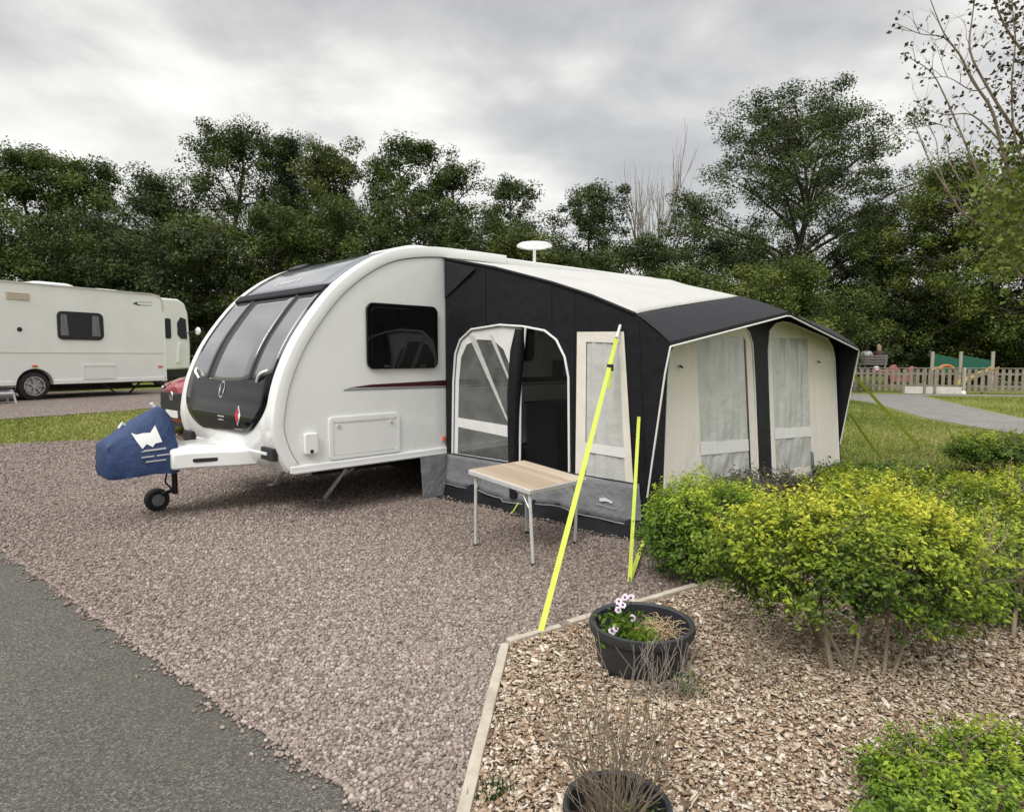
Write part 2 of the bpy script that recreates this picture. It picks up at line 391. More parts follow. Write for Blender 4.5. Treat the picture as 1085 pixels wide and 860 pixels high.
P_PATH = [(9.1, 4), (9.6, 9), (9.5, 12.5), (9.75, 15.2), (10.7, 18.3), (11.4, 20.4), (11.6, 24.6), (3, 25.6), (3, 26.9), (21, 24.35), (21, 23.3), (15.2, 24.2), (14.2, 21.4), (12.8, 17.6), (11.9, 14.9), (11.4, 11), (11.2, 4)]

def inside(px, py, poly):
    c = np.zeros(len(px), bool); n = len(poly)
    for i in range(n):
        x0, y0 = poly[i]; x1, y1 = poly[(i + 1) % n]
        if y0 == y1: continue
        k = ((y0 > py) != (y1 > py)) & (px < (x1 - x0) * (py - y0) / (y1 - y0) + x0); c ^= k
    return c

# the terrain: one sheet to the horizon
def axis(lo, hi, a, b, st):
    mid = list(np.arange(a, b + .01, st)); left = [a]; right = [b]; s = st
    while left[-1] > lo: s *= 1.35; left.append(left[-1] - s)
    s = st
    while right[-1] < hi: s *= 1.35; right.append(right[-1] + s)
    return np.array(left[:0:-1] + mid + right[1:])
gx, gy = axis(-600, 600, -22, 24, .5), axis(-500, 900, -4, 40, .5)
XX, YY = np.meshgrid(gx, gy)
MND = lambda x, y: .62 * np.exp(-(((x - 16.2) / 2.2) ** 2 + ((y - 29.3) / 1.6) ** 2) * .9)
ZZ = H(XX, YY) + MND(XX, YY)
V = np.stack([XX.ravel(), YY.ravel(), ZZ.ravel()], 1); nx, ny = len(gx), len(gy)
ii = np.arange((ny - 1) * (nx - 1)); rr_, cc_ = ii // (nx - 1), ii % (nx - 1); a_ = rr_ * nx + cc_
tag(link('ground', fast_mesh('ground', V, np.stack([a_, a_ + 1, a_ + nx + 1, a_ + nx], 1)), W['lawn'], smooth=180), kind='structure')

def ground_sheet(name, poly, dz, mat, step=.5, rough=0.0):
    pts = []
    n = len(poly)
    for i in range(n):
        a, b = Vector(poly[i]), Vector(poly[(i + 1) % n]); k = max(1, int((b - a).length / .25))
        nrm = Vector((-(b - a).y, (b - a).x)).normalized()
        for j in range(k):
            p = a.lerp(b, j / k)
            if rough and j: p = p + nrm * random.uniform(-rough, rough)
            pts.append(p)
    m = len(pts); edges = [(i, (i + 1) % m) for i in range(m)]
    xs = [p.x for p in pts]; ys = [p.y for p in pts]
    gxx, gyy = np.meshgrid(np.arange(min(xs), max(xs), step), np.arange(min(ys), max(ys), step))
    gxx = gxx.ravel() + .013; gyy = gyy.ravel() + .017
    k = inside(gxx, gyy, [tuple(p) for p in pts])
    allp = pts + [Vector((x, y)) for x, y in zip(gxx[k], gyy[k])]
    vv, _, ff, *_ = delaunay_2d_cdt(allp, edges, [], 1, 1e-5)
    mb = MB().add([(v.x, v.y, h1(v.x, v.y) + dz) for v in vv], [tuple(f) for f in ff])
    me = mb.mesh(name, fix=False)
    if me.polygons and me.polygons[0].normal.z < 0: me.flip_normals()
    return tag(link(name, me, mat), kind='structure')
ground_sheet('road', P_ROAD, .006, W['tarmac'], 1.0, .025)
ground_sheet('gravel_pitch', P_GRAV, .010, W['gravel'], .5)
ground_sheet('far_gravel_pitch', P_GRAV2, .010, W['gravel'], .5, .05)
ground_sheet('bark_bed', P_BED, .022, W['mulch'], .5)
ground_sheet('path', P_PATH, .008, W['path'], 1.0, .03)

def in_view(x, y, z=0, m=20):
    d = y * FW.y + (z - EYE) * FW.z; d = np.maximum(d, .05)
    u = CX + FPX * x / d; v = CY - FPX * (y * UP.y + (z - EYE) * UP.z) / d
    return (u > -m) & (u < 1085 + m) & (v < 860 + m) & (y > .5)
def scatter(poly, n, near, power=2.0, m=25):
    xs = [p[0] for p in poly]; ys = [p[1] for p in poly]
    x = rng.uniform(min(xs), max(xs), n); y = rng.uniform(min(ys), max(ys), n)
    d = np.hypot(x, y); k = inside(x, y, poly) & in_view(x, y, 0, m) & (rng.random(n) < np.minimum(1, (near / d) ** power))
    return x[k], y[k]

def rot_rand(n, tilt=3.2):
    a = rng.uniform(0, 2 * math.pi, n); b = rng.normal(0, tilt, n); c = rng.normal(0, tilt, n)
    ca, sa, cb, sb, cc, sc = np.cos(a), np.sin(a), np.cos(b), np.sin(b), np.cos(c), np.sin(c)
    Rz = np.zeros((n, 3, 3)); Rz[:, 0, 0] = ca; Rz[:, 0, 1] = -sa; Rz[:, 1, 0] = sa; Rz[:, 1, 1] = ca; Rz[:, 2, 2] = 1
    Rx = np.zeros((n, 3, 3)); Rx[:, 0, 0] = 1; Rx[:, 1, 1] = cb; Rx[:, 1, 2] = -sb; Rx[:, 2, 1] = sb; Rx[:, 2, 2] = cb
    Ry = np.zeros((n, 3, 3)); Ry[:, 1, 1] = 1; Ry[:, 0, 0] = cc; Ry[:, 0, 2] = sc; Ry[:, 2, 0] = -sc; Ry[:, 2, 2] = cc
    return Rz @ Rx @ Ry
def instances(base, faces, pos, scl, rot, tint, jit=0.0):
    n = len(pos); k = len(base)
    b = np.repeat(base[None], n, 0)
    if jit: b = b * (1 + rng.normal(0, jit, (n, k, 1)))
    v = np.einsum('nij,nkj->nki', rot, b * scl[:, None, :]) + pos[:, None, :]
    f = (np.asarray(faces)[None] + (np.arange(n) * k)[:, None, None]).reshape(-1, len(faces[0]))
    return v.reshape(-1, 3), f, np.repeat(tint, k)
# twelve-corner pebble
t_ = (1 + 5 ** .5) / 2
ICO = np.array([(-1, t_, 0), (1, t_, 0), (-1, -t_, 0), (1, -t_, 0), (0, -1, t_), (0, 1, t_), (0, -1, -t_), (0, 1, -t_), (t_, 0, -1), (t_, 0, 1), (-t_, 0, -1), (-t_, 0, 1)]) / 1.9
ICOF = [(0, 11, 5), (0, 5, 1), (0, 1, 7), (0, 7, 10), (0, 10, 11), (1, 5, 9), (5, 11, 4), (11, 10, 2), (10, 7, 6), (7, 1, 8), (3, 9, 4), (3, 4, 2), (3, 2, 6), (3, 6, 8), (3, 8, 9), (4, 9, 5), (2, 4, 11), (6, 2, 10), (8, 6, 7), (9, 8, 1)]
BOX = np.array([(-1, -1, -1), (1, -1, -1), (1, 1, -1), (-1, 1, -1), (-1, -1, 1), (1, -1, 1), (1, 1, 1), (-1, 1, 1)], float) * .5
BOXF = [(3, 2, 1, 0), (4, 5, 6, 7), (0, 1, 5, 4), (1, 2, 6, 5), (2, 3, 7, 6), (3, 0, 4, 7)]

x, y = scatter(P_GRAV, 1550000, 3.0, 1.8, 200)
s = np.minimum(rng.lognormal(math.log(.0059), .34, len(x)), .0105) * (1 + .07 * np.hypot(x, y))
scl = np.stack([s * rng.uniform(.8, 1.35, len(x)), s * rng.uniform(.7, 1.1, len(x)), s * rng.uniform(.5, .85, len(x))], 1)
# stones kicked over the edge of the road
ne = 2600; k_ = rng.random(ne); ed = np.array(ROADP0)[None] * (1 - k_[:, None]) + np.array(ROADP1)[None] * k_[:, None]
off = rng.exponential(.016, ne) * (1 + .9 * np.sin(k_ * 31) * np.sin(k_ * 87)); ed = ed + off[:, None] * np.array([-.639, -.769])
se = rng.lognormal(math.log(.0065), .35, ne); x = np.concatenate([x, ed[:, 0]]); y = np.concatenate([y, ed[:, 1]]); s = np.concatenate([s, se])
scl = np.concatenate([scl, np.stack([se * 1.05, se * .9, se * .65], 1)])
tint = np.clip(rng.beta(2.2, 2.2, len(x)) + .10 * np.sin(x * 1.3 + y * .8), 0, 1); tint[rng.random(len(x)) < .003] = 1
v, f, tt = instances(ICO, ICOF, np.stack([x, y, H(x, y) + .010 + s * .25], 1), scl, rot_rand(len(x), .5), tint, .12)
tag(link('gravel_stones', fast_mesh('gravel_stones', v, f, tt), W['stones']), 'loose pinkish grey stones covering the gravel pitch', 'gravel', kind='stuff')

x, y = scatter(P_BED, 620000, 3.2, 1.8, 420)
n = len(x); L_ = rng.lognormal(math.log(.0115), .55, n); wd = np.clip(L_ * rng.uniform(.25, .75, n), .004, .018)
scl = np.stack([L_, wd, rng.uniform(.002, .005, n)], 1)
tint = rng.beta(1.7, 1.25, n)
v, f, tt = instances(BOX, BOXF, np.stack([x, y, .024 + rng.uniform(0, .024, n)], 1), scl, rot_rand(n, .26), tint, .1)
tag(link('bark_chips', fast_mesh('bark_chips', v, f, tt), W['chips']), 'brown and bleached wood chips covering the planting bed', 'bark chips', kind='stuff')

# grass blades on the strip between the pitches and on the lawn beyond the awning
P_STRIP = [(-9.6, 8.2), (-7.3, 9.25), (-6.26, 9.85), (-3, 12.7), (-5.2, 15.6), (-7.35, 12.45), (-8.6, 11.05), (-11.8, 7.8)]
P_LAWN = [(4.2, 7.05), (5.3, 7.25), (7.2, 6.45), (9.2, 7), (9.4, 10), (9.5, 15), (11.2, 20.4), (11.4, 24.3), (4, 25), (2, 14)]
P_LAWN2 = [(11.5, 11), (12.0, 15), (14.3, 21.3), (15.4, 24.0), (22, 23.1), (22, 14)]
P_WEED = [(-.16, 1.9), (-.03, 1.9), (-.02, 2.12), (-.12, 2.12)]
gxs, gys, ghs = [], [], []
for poly, n, near in ((P_STRIP, 150000, 7), (P_LAWN, 260000, 8), (P_LAWN2, 120000, 9)):
    x, y = scatter(poly, n, near, 1.2, 5); gxs.append(x); gys.append(y); ghs.append(rng.uniform(.018, .05, len(x)))
x, y = np.concatenate(gxs), np.concatenate(gys); hh = np.concatenate(ghs); n = len(x)
ang = rng.uniform(0, 2 * math.pi, n); lean = rng.normal(0, .5, (n, 2)) * hh[:, None]; w_ = .0045 + .0006 * np.hypot(x, y)
z0 = H(x, y)
p0 = np.stack([x - w_ * np.cos(ang), y - w_ * np.sin(ang), z0 - .01], 1); p1 = np.stack([x + w_ * np.cos(ang), y + w_ * np.sin(ang), z0 - .01], 1)
p2 = np.stack([x + lean[:, 0], y + lean[:, 1], z0 + hh], 1)
v = np.stack([p0, p1, p2], 1).reshape(-1, 3)
tint = np.clip(rng.normal(.42, .2, n) + .28 * np.sin(x * .9 + 1) * np.sin(y * .7), 0, 1)
tag(link('grass', fast_mesh('grass', v, np.arange(3 * n).reshape(-1, 3), np.repeat(tint, 3)), W['blades']), 'short yellowish green grass with dry patches beside the pitches', 'grass', kind='stuff')

# timber edging boards of the planting bed
def board(a, b, label, z=.035):
    a, b = Vector(a), Vector(b); t = thing('edging_board', label, 'board', ((a.x + b.x) / 2, (a.y + b.y) / 2, 0), math.atan2((b - a).y, (b - a).x), 'timber edging boards round the planting bed')
    m = MB(); L = (b - a).length; rows = 14
    for sgn in (0,):
        m.loft([[(-L / 2 + L * i / rows, -.021 + random.uniform(-.002, .002), -.05), (-L / 2 + L * i / rows, .021 + random.uniform(-.002, .002), -.05), (-L / 2 + L * i / rows, .021 + random.uniform(-.002, .002), z + random.uniform(-.002, .002)), (-L / 2 + L * i / rows, -.021 + random.uniform(-.002, .002), z + random.uniform(-.002, .002))] for i in range(rows + 1)])
    m.build('plank', W['edge'], t, .004)
board((-.035, 3.09), (-.19, 1.50), 'long weathered edging board running towards the road beside the dry plant pot', .058)
board((-.02, 3.125), (.25, 3.305), 'short piece of pale edging board at the corner by the yellow strap', .058)
board((.30, 3.345), (1.13, 3.91), 'pale edging board running behind the flower pot', .062)
board((1.16, 3.93), (2.7, 4.97), 'edging board half hidden under the rounded green shrub', .05)

# ================================================================== THE MAIN CARAVAN (local frame: x = v outwards to the awning, y = u towards the rear, z up)
AZ = R(44.557); A0 = Vector((-.702, 6.782, 0))
def L(u, v, z): return Vector((v, u, z))
class Prof:
    def __init__(s, pts):
        s.p = [Vector(q) for q in pts]; s.l = [0.0]
        for a, b in zip(s.p, s.p[1:]): s.l.append(s.l[-1] + (b - a).length)
    def ev(s, d):
        d = max(0, min(s.l[-1] - 1e-6, d)); i = 0
        while s.l[i + 1] <= d: i += 1
        k = (d - s.l[i]) / (s.l[i + 1] - s.l[i]); p = s.p[i].lerp(s.p[i + 1], k)
        j0, j1 = max(0, i - 1), min(len(s.p) - 1, i + 2); t = (s.p[j1] - s.p[j0]).normalized()
        return p, Vector((-t.y, t.x))
    def s_z(s, z):
        for i in range(len(s.p) - 1):
            a, b = s.p[i], s.p[i + 1]
            if a.y <= z <= b.y: return s.l[i] + (s.l[i + 1] - s.l[i]) * (z - a.y) / (b.y - a.y)
    def s_u(s, u):
        for i in range(len(s.p) - 1):
            a, b = s.p[i], s.p[i + 1]
            if a.x <= u <= b.x and a.y > 2: return s.l[i] + (s.l[i + 1] - s.l[i]) * (u - a.x) / (b.x - a.x)
FRONT = crom([(-1.70, .46), (-1.78, .58), (-1.845, .78), (-1.845, .95), (-1.765, 1.28), (-1.57, 1.66), (-1.21, 2.09), (-.74, 2.40), (-.25, 2.52), (.3, 2.55), (1.0, 2.56)], 7)
PR = Prof(FRONT)
def patch(name, mat, parent, s0, s1, vf, off, thick=.01, n=24, m=8, bevel=0):
    rows = []
    for i in range(n + 1):
        d = s0 + (s1 - s0) * i / n; p, nn = PR.ev(d); q = p + nn * off; a, b = vf(d, i / n)
        rows.append([L(q.x, a + (b - a) * j / m, q.y) for j in range(m + 1)])
    mb = MB().grid(rows); me = mb.mesh(name, fix=False); mid = me.polygons[len(me.polygons) // 2]
    p, nn = PR.ev((s0 + s1) / 2)
    if mid.normal.dot(Vector((0, nn.x, nn.y))) < 0: me.flip_normals()
    return link(name, me, mat, parent, bevel, 35, thick)
def text_mesh(txt, size, m, name, mat, parent, shear=0, extrude=0, spacing=1):
    cu = bpy.data.curves.new('t', 'FONT'); cu.body = txt; cu.size = size; cu.shear = shear; cu.align_x = 'CENTER'; cu.space_character = spacing; cu.resolution_u = 3
    o = bpy.data.objects.new('t', cu); me = bpy.data.meshes.new_from_object(o); bpy.data.objects.remove(o)
    for v in me.vertices: v.co = m(v.co.x, v.co.y)
    me.name = name; return link(name, me, mat, parent)

car = thing('touring_caravan', 'large white touring caravan with curved front and black lower panel beside the awning', 'caravan', A0, -AZ)
VW, VC = -2.16, -1.08
outline = [tuple(p) for p in FRONT] + [(4.4, 2.60), (4.72, 2.55), (4.9, 2.38), (4.96, 1.9), (4.96, .46)]
MB().prism(outline, 0, VW, lambda x, y, w: L(x, w, y)).build('body', W['side'], car, .035, 30)
# front mouldings
SB, ST = PR.s_z(.47), PR.s_u(.9)
patch('front_rim', W['white'], car, SB, ST, lambda d, t: (-.135, .004), .026, .05, 60, 6, .012)
patch('front_rim', W['white'], car, SB, ST, lambda d, t: (VW - .004, VW + .12), .026, .05, 60, 6, .012)
def flange(side):
    rows = []
    for i in range(61):
        p, nn = PR.ev(SB + (ST - SB) * i / 60); q = p + nn * .024; r = p - nn * .075
        rows.append([L(q.x, side, q.y), L(r.x, side, r.y)])
    return MB().grid(rows)
flange(.016).build('side_trim', W['white'], car, .004, 60, .012)
rows = []
for i in range(61):
    p, nn = PR.ev(SB + (ST - SB) * i / 60); r0 = p - nn * .075; r1 = p - nn * .084
    rows.append([L(r0.x, .004, r0.y), L(r1.x, .004, r1.y)])
MB().grid(rows).build('seam', W['decalgrey'], car)
patch('front_cowl', W['white'], car, SB, PR.s_z(1.24), lambda d, t: (VW + .06, -.06), .020, .03, 30, 10)
patch('bumper', W['white'], car, SB, PR.s_z(.62), lambda d, t: (VW + .01, -.01), .036, .06, 14, 10, .02)
MB().box(L(-1.845, -.13, .618), (.24, .05, .11)).build('grille', W['black'], car, .01)
MB().box(L(-1.872, -.18, .62), (.12, .02, .028)).build('grille_bar', W['white'], car, .006)
MB().box(L(-1.845, VW + .16, .618), (.24, .05, .11)).build('grille', W['black'], car, .01)
# gloss black front: lower U-shaped panel, upper surround
S_pb, S_pm, S_wt = PR.s_z(.752), PR.s_z(1.30), PR.s_z(2.06)
def ushape(d, t):
    z = PR.ev(d)[0].y; k = min(1, max(0, (z - .75) / .36)); hw = .46 + .49 * (1 - (1 - k) ** 2.2) ** .7
    hw = min(hw, .95); return VC - hw, VC + hw
front = patch('front_panel', W['gloss'], car, S_pb, S_wt, ushape, .030, .02, 60, 14)
def wbot(v): return 1.295 - .085 * (1 - abs((v - VC) / .9) ** 2)
def pane(v0, v1):
    rows = []; n = 16; m = 6
    for i in range(n + 1):
        row = []
        for j in range(m + 1):
            v = v0 + (v1 - v0) * j / m; z0 = wbot(v); s0, s1 = PR.s_z(z0), PR.s_z(1.99); d = s0 + (s1 - s0) * i / n
            p, nn = PR.ev(d); q = p + nn * .037; row.append(L(q.x, v, q.y))
        rows.append(row)
    me = MB().grid(rows).mesh('front_window', fix=False)
    if me.polygons[0].normal.y > 0: me.flip_normals()
    return link('front_window', me, W['winglass'], car, 0, 40, .006)
pane(-2.0, -1.54); pane(-1.48, -.58); pane(-.52, -.155)
for vc in (-1.51, -.55):
    rows = []
    for i in range(17):
        z0 = wbot(vc); s0, s1 = PR.s_z(z0), PR.s_z(2.0); p, nn = PR.ev(s0 + (s1 - s0) * i / 16)
        a, b = p + nn * .03, p + nn * .048
        rows.append([L(a.x, vc - .026, a.y), L(b.x, vc - .018, b.y), L(b.x, vc + .018, b.y), L(a.x, vc + .026, a.y)])
    MB().grid(rows).build('window_divider', W['black'], car, 0, 40)
p, nn = PR.ev(PR.s_z(2.055)); rotb = Matrix.Rotation(math.atan2(nn.x, nn.y) * -1, 3, 'X')
patch('window_hood', W['canvas'], car, PR.s_z(2.015), PR.s_z(2.085), lambda d, t: (-2.02, -.15), .05, .05, 4, 6, .012)
patch('sunroof', W['solar'], car, PR.s_z(2.10), PR.s_u(-.18), lambda d, t: (-2.02 + .05 * t, -.145 - .05 * t), .028, .03, 20, 8, .006)
s_t = PR.s_z(2.175)
def onfront(vc, s0, off):
    def m(x, y):
        p, nn = PR.ev(s0 + y); q = p + nn * off; return L(q.x, vc + x, q.y)
    return m
text_mesh('SWIFT', .145, (lambda x, y: onfront(-1.22, s_t, .0325)(x, y * .62)), 'lettering', W['sticker'], car, .25, spacing=1.35)
# round badge with a horse-like silver mark, red diamond sticker, small print
s_b = PR.s_z(1.135)
def disc_on(name, vc, s0, r, off, mat, parent, ry=1.0, pts=None, n=28):
    m = onfront(vc, s0, off); pl = pts or [(r * math.cos(2 * math.pi * k / n), r * ry * math.sin(2 * math.pi * k / n)) for k in range(n)]
    me = sheet2d(pl, [], m).mesh(name); me2 = me
    return link(name, me2, mat, parent, 0, None, .003)
bd = disc_on('badge', -1.11, s_b, .062, .036, W['chrome'], car, 1.35)
disc_on('badge_mark', -1.11, s_b, .04, .041, W['charcoal'], bd, pts=[(-.012, -.07), (.03, -.055), (.018, -.015), (.036, .02), (.02, .062), (-.008, .05), (-.032, .066), (-.03, .02), (-.012, -.005), (-.028, -.04)])
s_d = PR.s_z(.915)
ds = disc_on('warning_sticker', -.67, s_d, .07, .036, W['sticker'], car, pts=[(0, -.088), (.062, 0), (0, .088), (-.062, 0)])
disc_on('sticker_face', -.67, s_d, .06, .041, W['reds'], ds, pts=[(0, -.07), (.03, -.028), (.012, -.012), (.012, .012), (.03, .028), (0, .07), (-.05, 0)])
for z_, hw in ((.885, .075), (.855, .06)):
    disc_on('small_print', -1.05, PR.s_z(z_), .05, .034, W['faint'], car, pts=[(-hw, -.004), (hw, -.004), (hw, .006), (-hw, .006)])
disc_on('small_print', -.66, PR.s_z(.795), .05, .034, W['decalgrey'], car, pts=[(-.09, -.004), (.09, -.004), (.09, .006), (-.09, .006)])
for vc, sg in ((-.27, 1), (-1.89, -1)):
    pts = []
    for k in range(9):
        t = k / 8; p, nn = PR.ev(PR.s_z(1.22 + .10 * t ** .8)); q = p + nn * (.03 + .028 * math.sin(math.pi * t)); pts.append(L(q.x, vc + sg * (t * .15 - .13), q.y))
    MB().tube(pts, .014, 8).build('grab_handle', W['white'], car, 0, 60)
# side: bottom rail, window, stripe, hatch, socket
MB().box(L(1.6, .012, .475), (.03, 6.66, .062)).build('bottom_rail', W['white'], car, .008)
MB().box(L(1.6, .0295, .447), (.012, 6.62, .012)).build('awning_rail', W['alu'], car)
wl = rrect(-.945, 1.335, -.105, 1.957, .07)
w_ = MB().prism(wl, .004, .030, lambda x, y, w: L(x, w, y)).build('side_window', W['tint'], car, .006, 40)
MB().prism(rrect(-.90, 1.375, -.15, 1.915, .05), .031, .036, lambda x, y, w: L(x, w, y)).build('pane', W['tint'], w_, .002)
for u_ in (-.74, -.31): MB().box(L(u_, .04, 1.36), (.012, .07, .022)).build('catch', W['black'], w_, .003)
link('stripe', sheet2d([(-1.15, 1.166), (0, 1.152), (2.4, 1.146), (2.4, 1.214), (0, 1.208), (-.9, 1.19)], [], lambda x, y: L(x, .004, y)).mesh('stripe'), W['red'], car, solid=.002)
link('pinstripe', sheet2d([(-1.2, 1.143), (2.4, 1.108), (2.4, 1.124), (-1.17, 1.157)], [], lambda x, y: L(x, .004, y)).mesh('pinstripe'), W['decalgrey'], car, solid=.002)
ht = sheet2d(rrect(-1.35, .525, -.585, .905, .03), [rrect(-1.315, .555, -.62, .875, .02)], lambda x, y: L(x, .018, y)).build('hatch', W['white'], car, 0, None, .018)
MB().prism(rrect(-1.312, .558, -.623, .872, .02), .003, .012, lambda x, y, w: L(x, w, y)).build('hatch_door', W['side'], ht, .003)
for u_ in (-1.255, -.68): MB().lathe([(0, .022), (.018, .022), (.02, .012)], L(u_, 0, .825), 'x', 14).build('lock', W['alu'], ht)
so = MB().prism(rrect(-1.60, .60, -1.475, .785, .02), .003, .042, lambda x, y, w: L(x, w, y)).build('socket_box', W['white'], car, .008, 40)
MB().box(L(-1.54, .045, .625), (.012, .025, .03)).build('catch', W['black'], so)
MB().box(L(-.03, .02, .60), (.03, .03, .05)).build('side_marker', W['amber'], car, .006)
# entrance door seen through the awning
dr = MB().prism(rrect(2.35, .52, 2.97, 2.28, .06), .003, .014, lambda x, y, w: L(x, w, y)).build('door', W['white'], car, .004)
MB().prism(rrect(2.48, 1.45, 2.84, 2.1, .05), .0145, .022, lambda x, y, w: L(x, w, y)).build('door_window', W['tint'], dr)
MB().box(L(2.43, .03, 1.2), (.03, .05, .14)).build('handle', W['black'], dr, .006)
wd = MB().prism(rrect(.55, 1.4, 1.35, 1.95, .07), .004, .03, lambda x, y, w: L(x, w, y)).build('side_window', W['tint'], car, .006, 40)
MB().box(L(1.75, .05, 1.30), (.09, .12, .22)).build('awning_lamp', W['black'], car, .015)
# roof: vent hood and aerial
hd = MB().loft([[L(.56 + a * sx, VC + .0 + b * sy, z) for a, b in rrect(-1, -1, 1, 1, .3)] for sx, sy, z in ((.54, .50, 2.52), (.53, .49, 2.645), (.48, .45, 2.685), (.40, .37, 2.70))]).build('roof_hood', W['cream'], car, 0, 40)
MB().loft([[L(2.9 + a * sx, VC + b * sy, z) for a, b in rrect(-1, -1, 1, 1, .3)] for sx, sy, z in ((.24, .24, 2.60), (.24, .24, 2.67), (.18, .18, 2.70))]).build('roof_vent', W['cream'], car, 0, 40)
ae = MB().tube([L(2.55, VC, 2.6), L(2.55, VC, 2.98)], .022, 10).build('aerial', W['white'], car, 0, 50)
MB().lathe([(0, -.035), (.12, -.033), (.25, .0), (.255, .02), (.22, .045), (0, .055)], L(2.55, VC, 3.0), 'z', 28).build('aerial_head', W['white'], ae, 0, 40)
MB().lathe([(0, 0), (.05, .0), (.045, .03), (0, .05)], L(2.55, VC - .1, 2.62), 'z', 14).build('aerial_base', W['white'], ae)
MB().box(L(-.72, VC - .62, 2.45), (.30, .12, .035), Matrix.Rotation(R(28), 3, 'X')).build('roof_latch', W['black'], car, .01)
# drawbar, fairing, jockey wheel, steadies, running wheels
fa = MB().loft([[L(u_, VC - hw, .455), L(u_, VC + hw, .455), L(u_, VC + hw, zt), L(u_, VC + hw - .07, zt + .035), L(u_, VC - hw + .07, zt + .035), L(u_, VC - hw, zt)] for u_, hw, zt in ((-1.74, .50, .60), (-1.92, .44, .605), (-2.10, .35, .61), (-2.28, .28, .61), (-2.40, .25, .60))]).build('drawbar_fairing', W['white'], car, .02, 30)
sl = MB().prism(rrect(-2.245, .515, -2.03, .548, .014), 0, .012, lambda x, y, w: L(x, VC + .300 + (x + 2.245) * .37 + w - .010, y)).build('slot', W['black'], fa)
MB().bar(L(-1.2, VC - .50, .50), L(-2.5, VC - .10, .50), .05, .10).bar(L(-1.2, VC + .50, .50), L(-2.5, VC + .10, .50), .05, .10).bar(L(-2.4, VC, .50), L(-2.78, VC, .50), .09, .09).build('drawbar', W['steel'], car, .008)
jk = MB().tube([L(-2.24, VC - .21, .80), L(-2.24, VC - .21, .16)], .026, 12).tube([L(-2.24, VC - .21, .20), L(-2.36, VC - .21, .17)], .02, 8).build('jockey_stand', W['black'], car, 0, 50)
jw = MB().lathe([(.03, -.045), (.09, -.045), (.104, -.03), (.108, 0), (.104, .03), (.09, .045), (.03, .045)], L(-2.385, VC - .26, .118), 'x', 26).build('jockey_wheel', W['rubber'], car, 0, 40)
MB().lathe([(0, -.048), (.055, -.046), (.06, -.03), (.06, .03), (.055, .046), (0, .048)], L(-2.385, VC - .26, .118), 'x', 20).build('hub', W['decalgrey'], jw, 0, 40)
MB().tube([L(-2.22, VC - .17, .42), L(-2.33, VC - .12, .40), L(-2.36, VC - .09, .30), L(-2.30, VC - .05, .22)], .009, 7).build('breakaway_cable', W['black'], car, 0, 60)
MB().tube([L(-2.40, VC - .02, .92), L(-2.47, VC - .02, 1.04)], .017, 8).build('brake_handle', W['sticker'], car, 0, 60)
for vv in (-.62, VW + .45):
    st = MB().bar(L(-.78, vv + .12, .44), L(-1.06, vv, .03), .055, .035).build('corner_steady', W['steel'], car, .004)
    MB().bar(L(-.55, vv + .10, .44), L(-.90, vv + .05, .24), .03, .02).build('brace', W['steel'], st)
    MB().box(L(-1.07, vv, .018), (.11, .11, .02)).build('foot', W['steel'], st, .004)
MB().box(L(1.7, VC, .43), (2.0, 6.0, .05)).box(L(1.6, VC + .5, .36), (.06, 5.6, .14)).box(L(1.6, VC - .5, .36), (.06, 5.6, .14)).box(L(2.2, VW + .35, .33), (.45, 4.0, .22)).box(L(.6, VC + .1, .30), (.7, 1.1, .24)).build('chassis', W['dark'], car)  # floor and rails; last two boxes added to block light under the caravan
for vv in (-.14, VW + .14):
    wh = MB().lathe([(.20, -.09), (.29, -.09), (.325, -.07), (.33, 0), (.325, .07), (.29, .09), (.20, .09)], L(2.3, vv, .33), 'x', 30).build('wheel', W['rubber'], car, 0, 40)
    MB().lathe([(0, -.07), (.20, -.08), (.20, .08), (0, .07)], L(2.3, vv, .33), 'x', 24).build('rim', W['alloy'], wh, 0, 40)

# blue cover over the tow hitch
hc = thing('hitch_cover', 'blue cloth cover over the tow hitch with a white winged emblem', 'cover', A0, -AZ)
rings = []
for k, (u_, zb, zt, wb, wt) in enumerate(((-2.325, .43, .90, .20, .035), (-2.37, .425, .965, .205, .035), (-2.43, .425, 1.0, .21, .04), (-2.52, .435, .955, .21, .05), (-2.62, .43, .90, .205, .06), (-2.72, .425, .83, .20, .075), (-2.79, .42, .775, .19, .10), (-2.84, .42, .735, .185, .13), (-2.875, .425, .705, .18, .15), (-2.885, .44, .66, .165, .145))):
    ring = []
    for i in range(28):
        t = i / 28; j = .006 * math.sin(7 * t * 6.28 + k * 1.7) + random.uniform(-.003, .003)
        if t < .34: a = t / .34; zz = zb + (zt - zb) * a; ww = wb + (wt - wb) * a ** 1.6 + .02 * math.sin(a * math.pi)
        elif t < .5: a = (t - .34) / .16; ww = wt * (1 - 2 * a); zz = zt + .012 * math.sin(a * math.pi)
        elif t < .84: a = (t - .5) / .34; zz = zt + (zb - zt) * a; ww = -(wt + (wb - wt) * a ** (1 / 1.6) + .02 * math.sin(a * math.pi))
        else: a = (t - .84) / .16; zz = zb; ww = -wb + 2 * wb * a
        ring.append(L(u_ + j * .6, VC + ww + j, zz))
    rings.append(ring)
cov = MB().loft(rings).build('cloth', W['bluecloth'], hc, 0, 60)
def onhc(u_, z):
    for i in range(len(rings) - 1): pass
    P = {-2.43: (.425, 1.0, .21, .04), -2.72: (.425, .83, .20, .075)}
    k = (u_ + 2.43) / -.29; zb = .425; zt = 1.0 - .17 * k; wb = .21 - .01 * k; wt = .04 + .035 * k; a = (z - zb) / (zt - zb)
    return L(u_, VC + wb + (wt - wb) * a ** 1.6 + .02 * math.sin(a * math.pi) + .013, z)
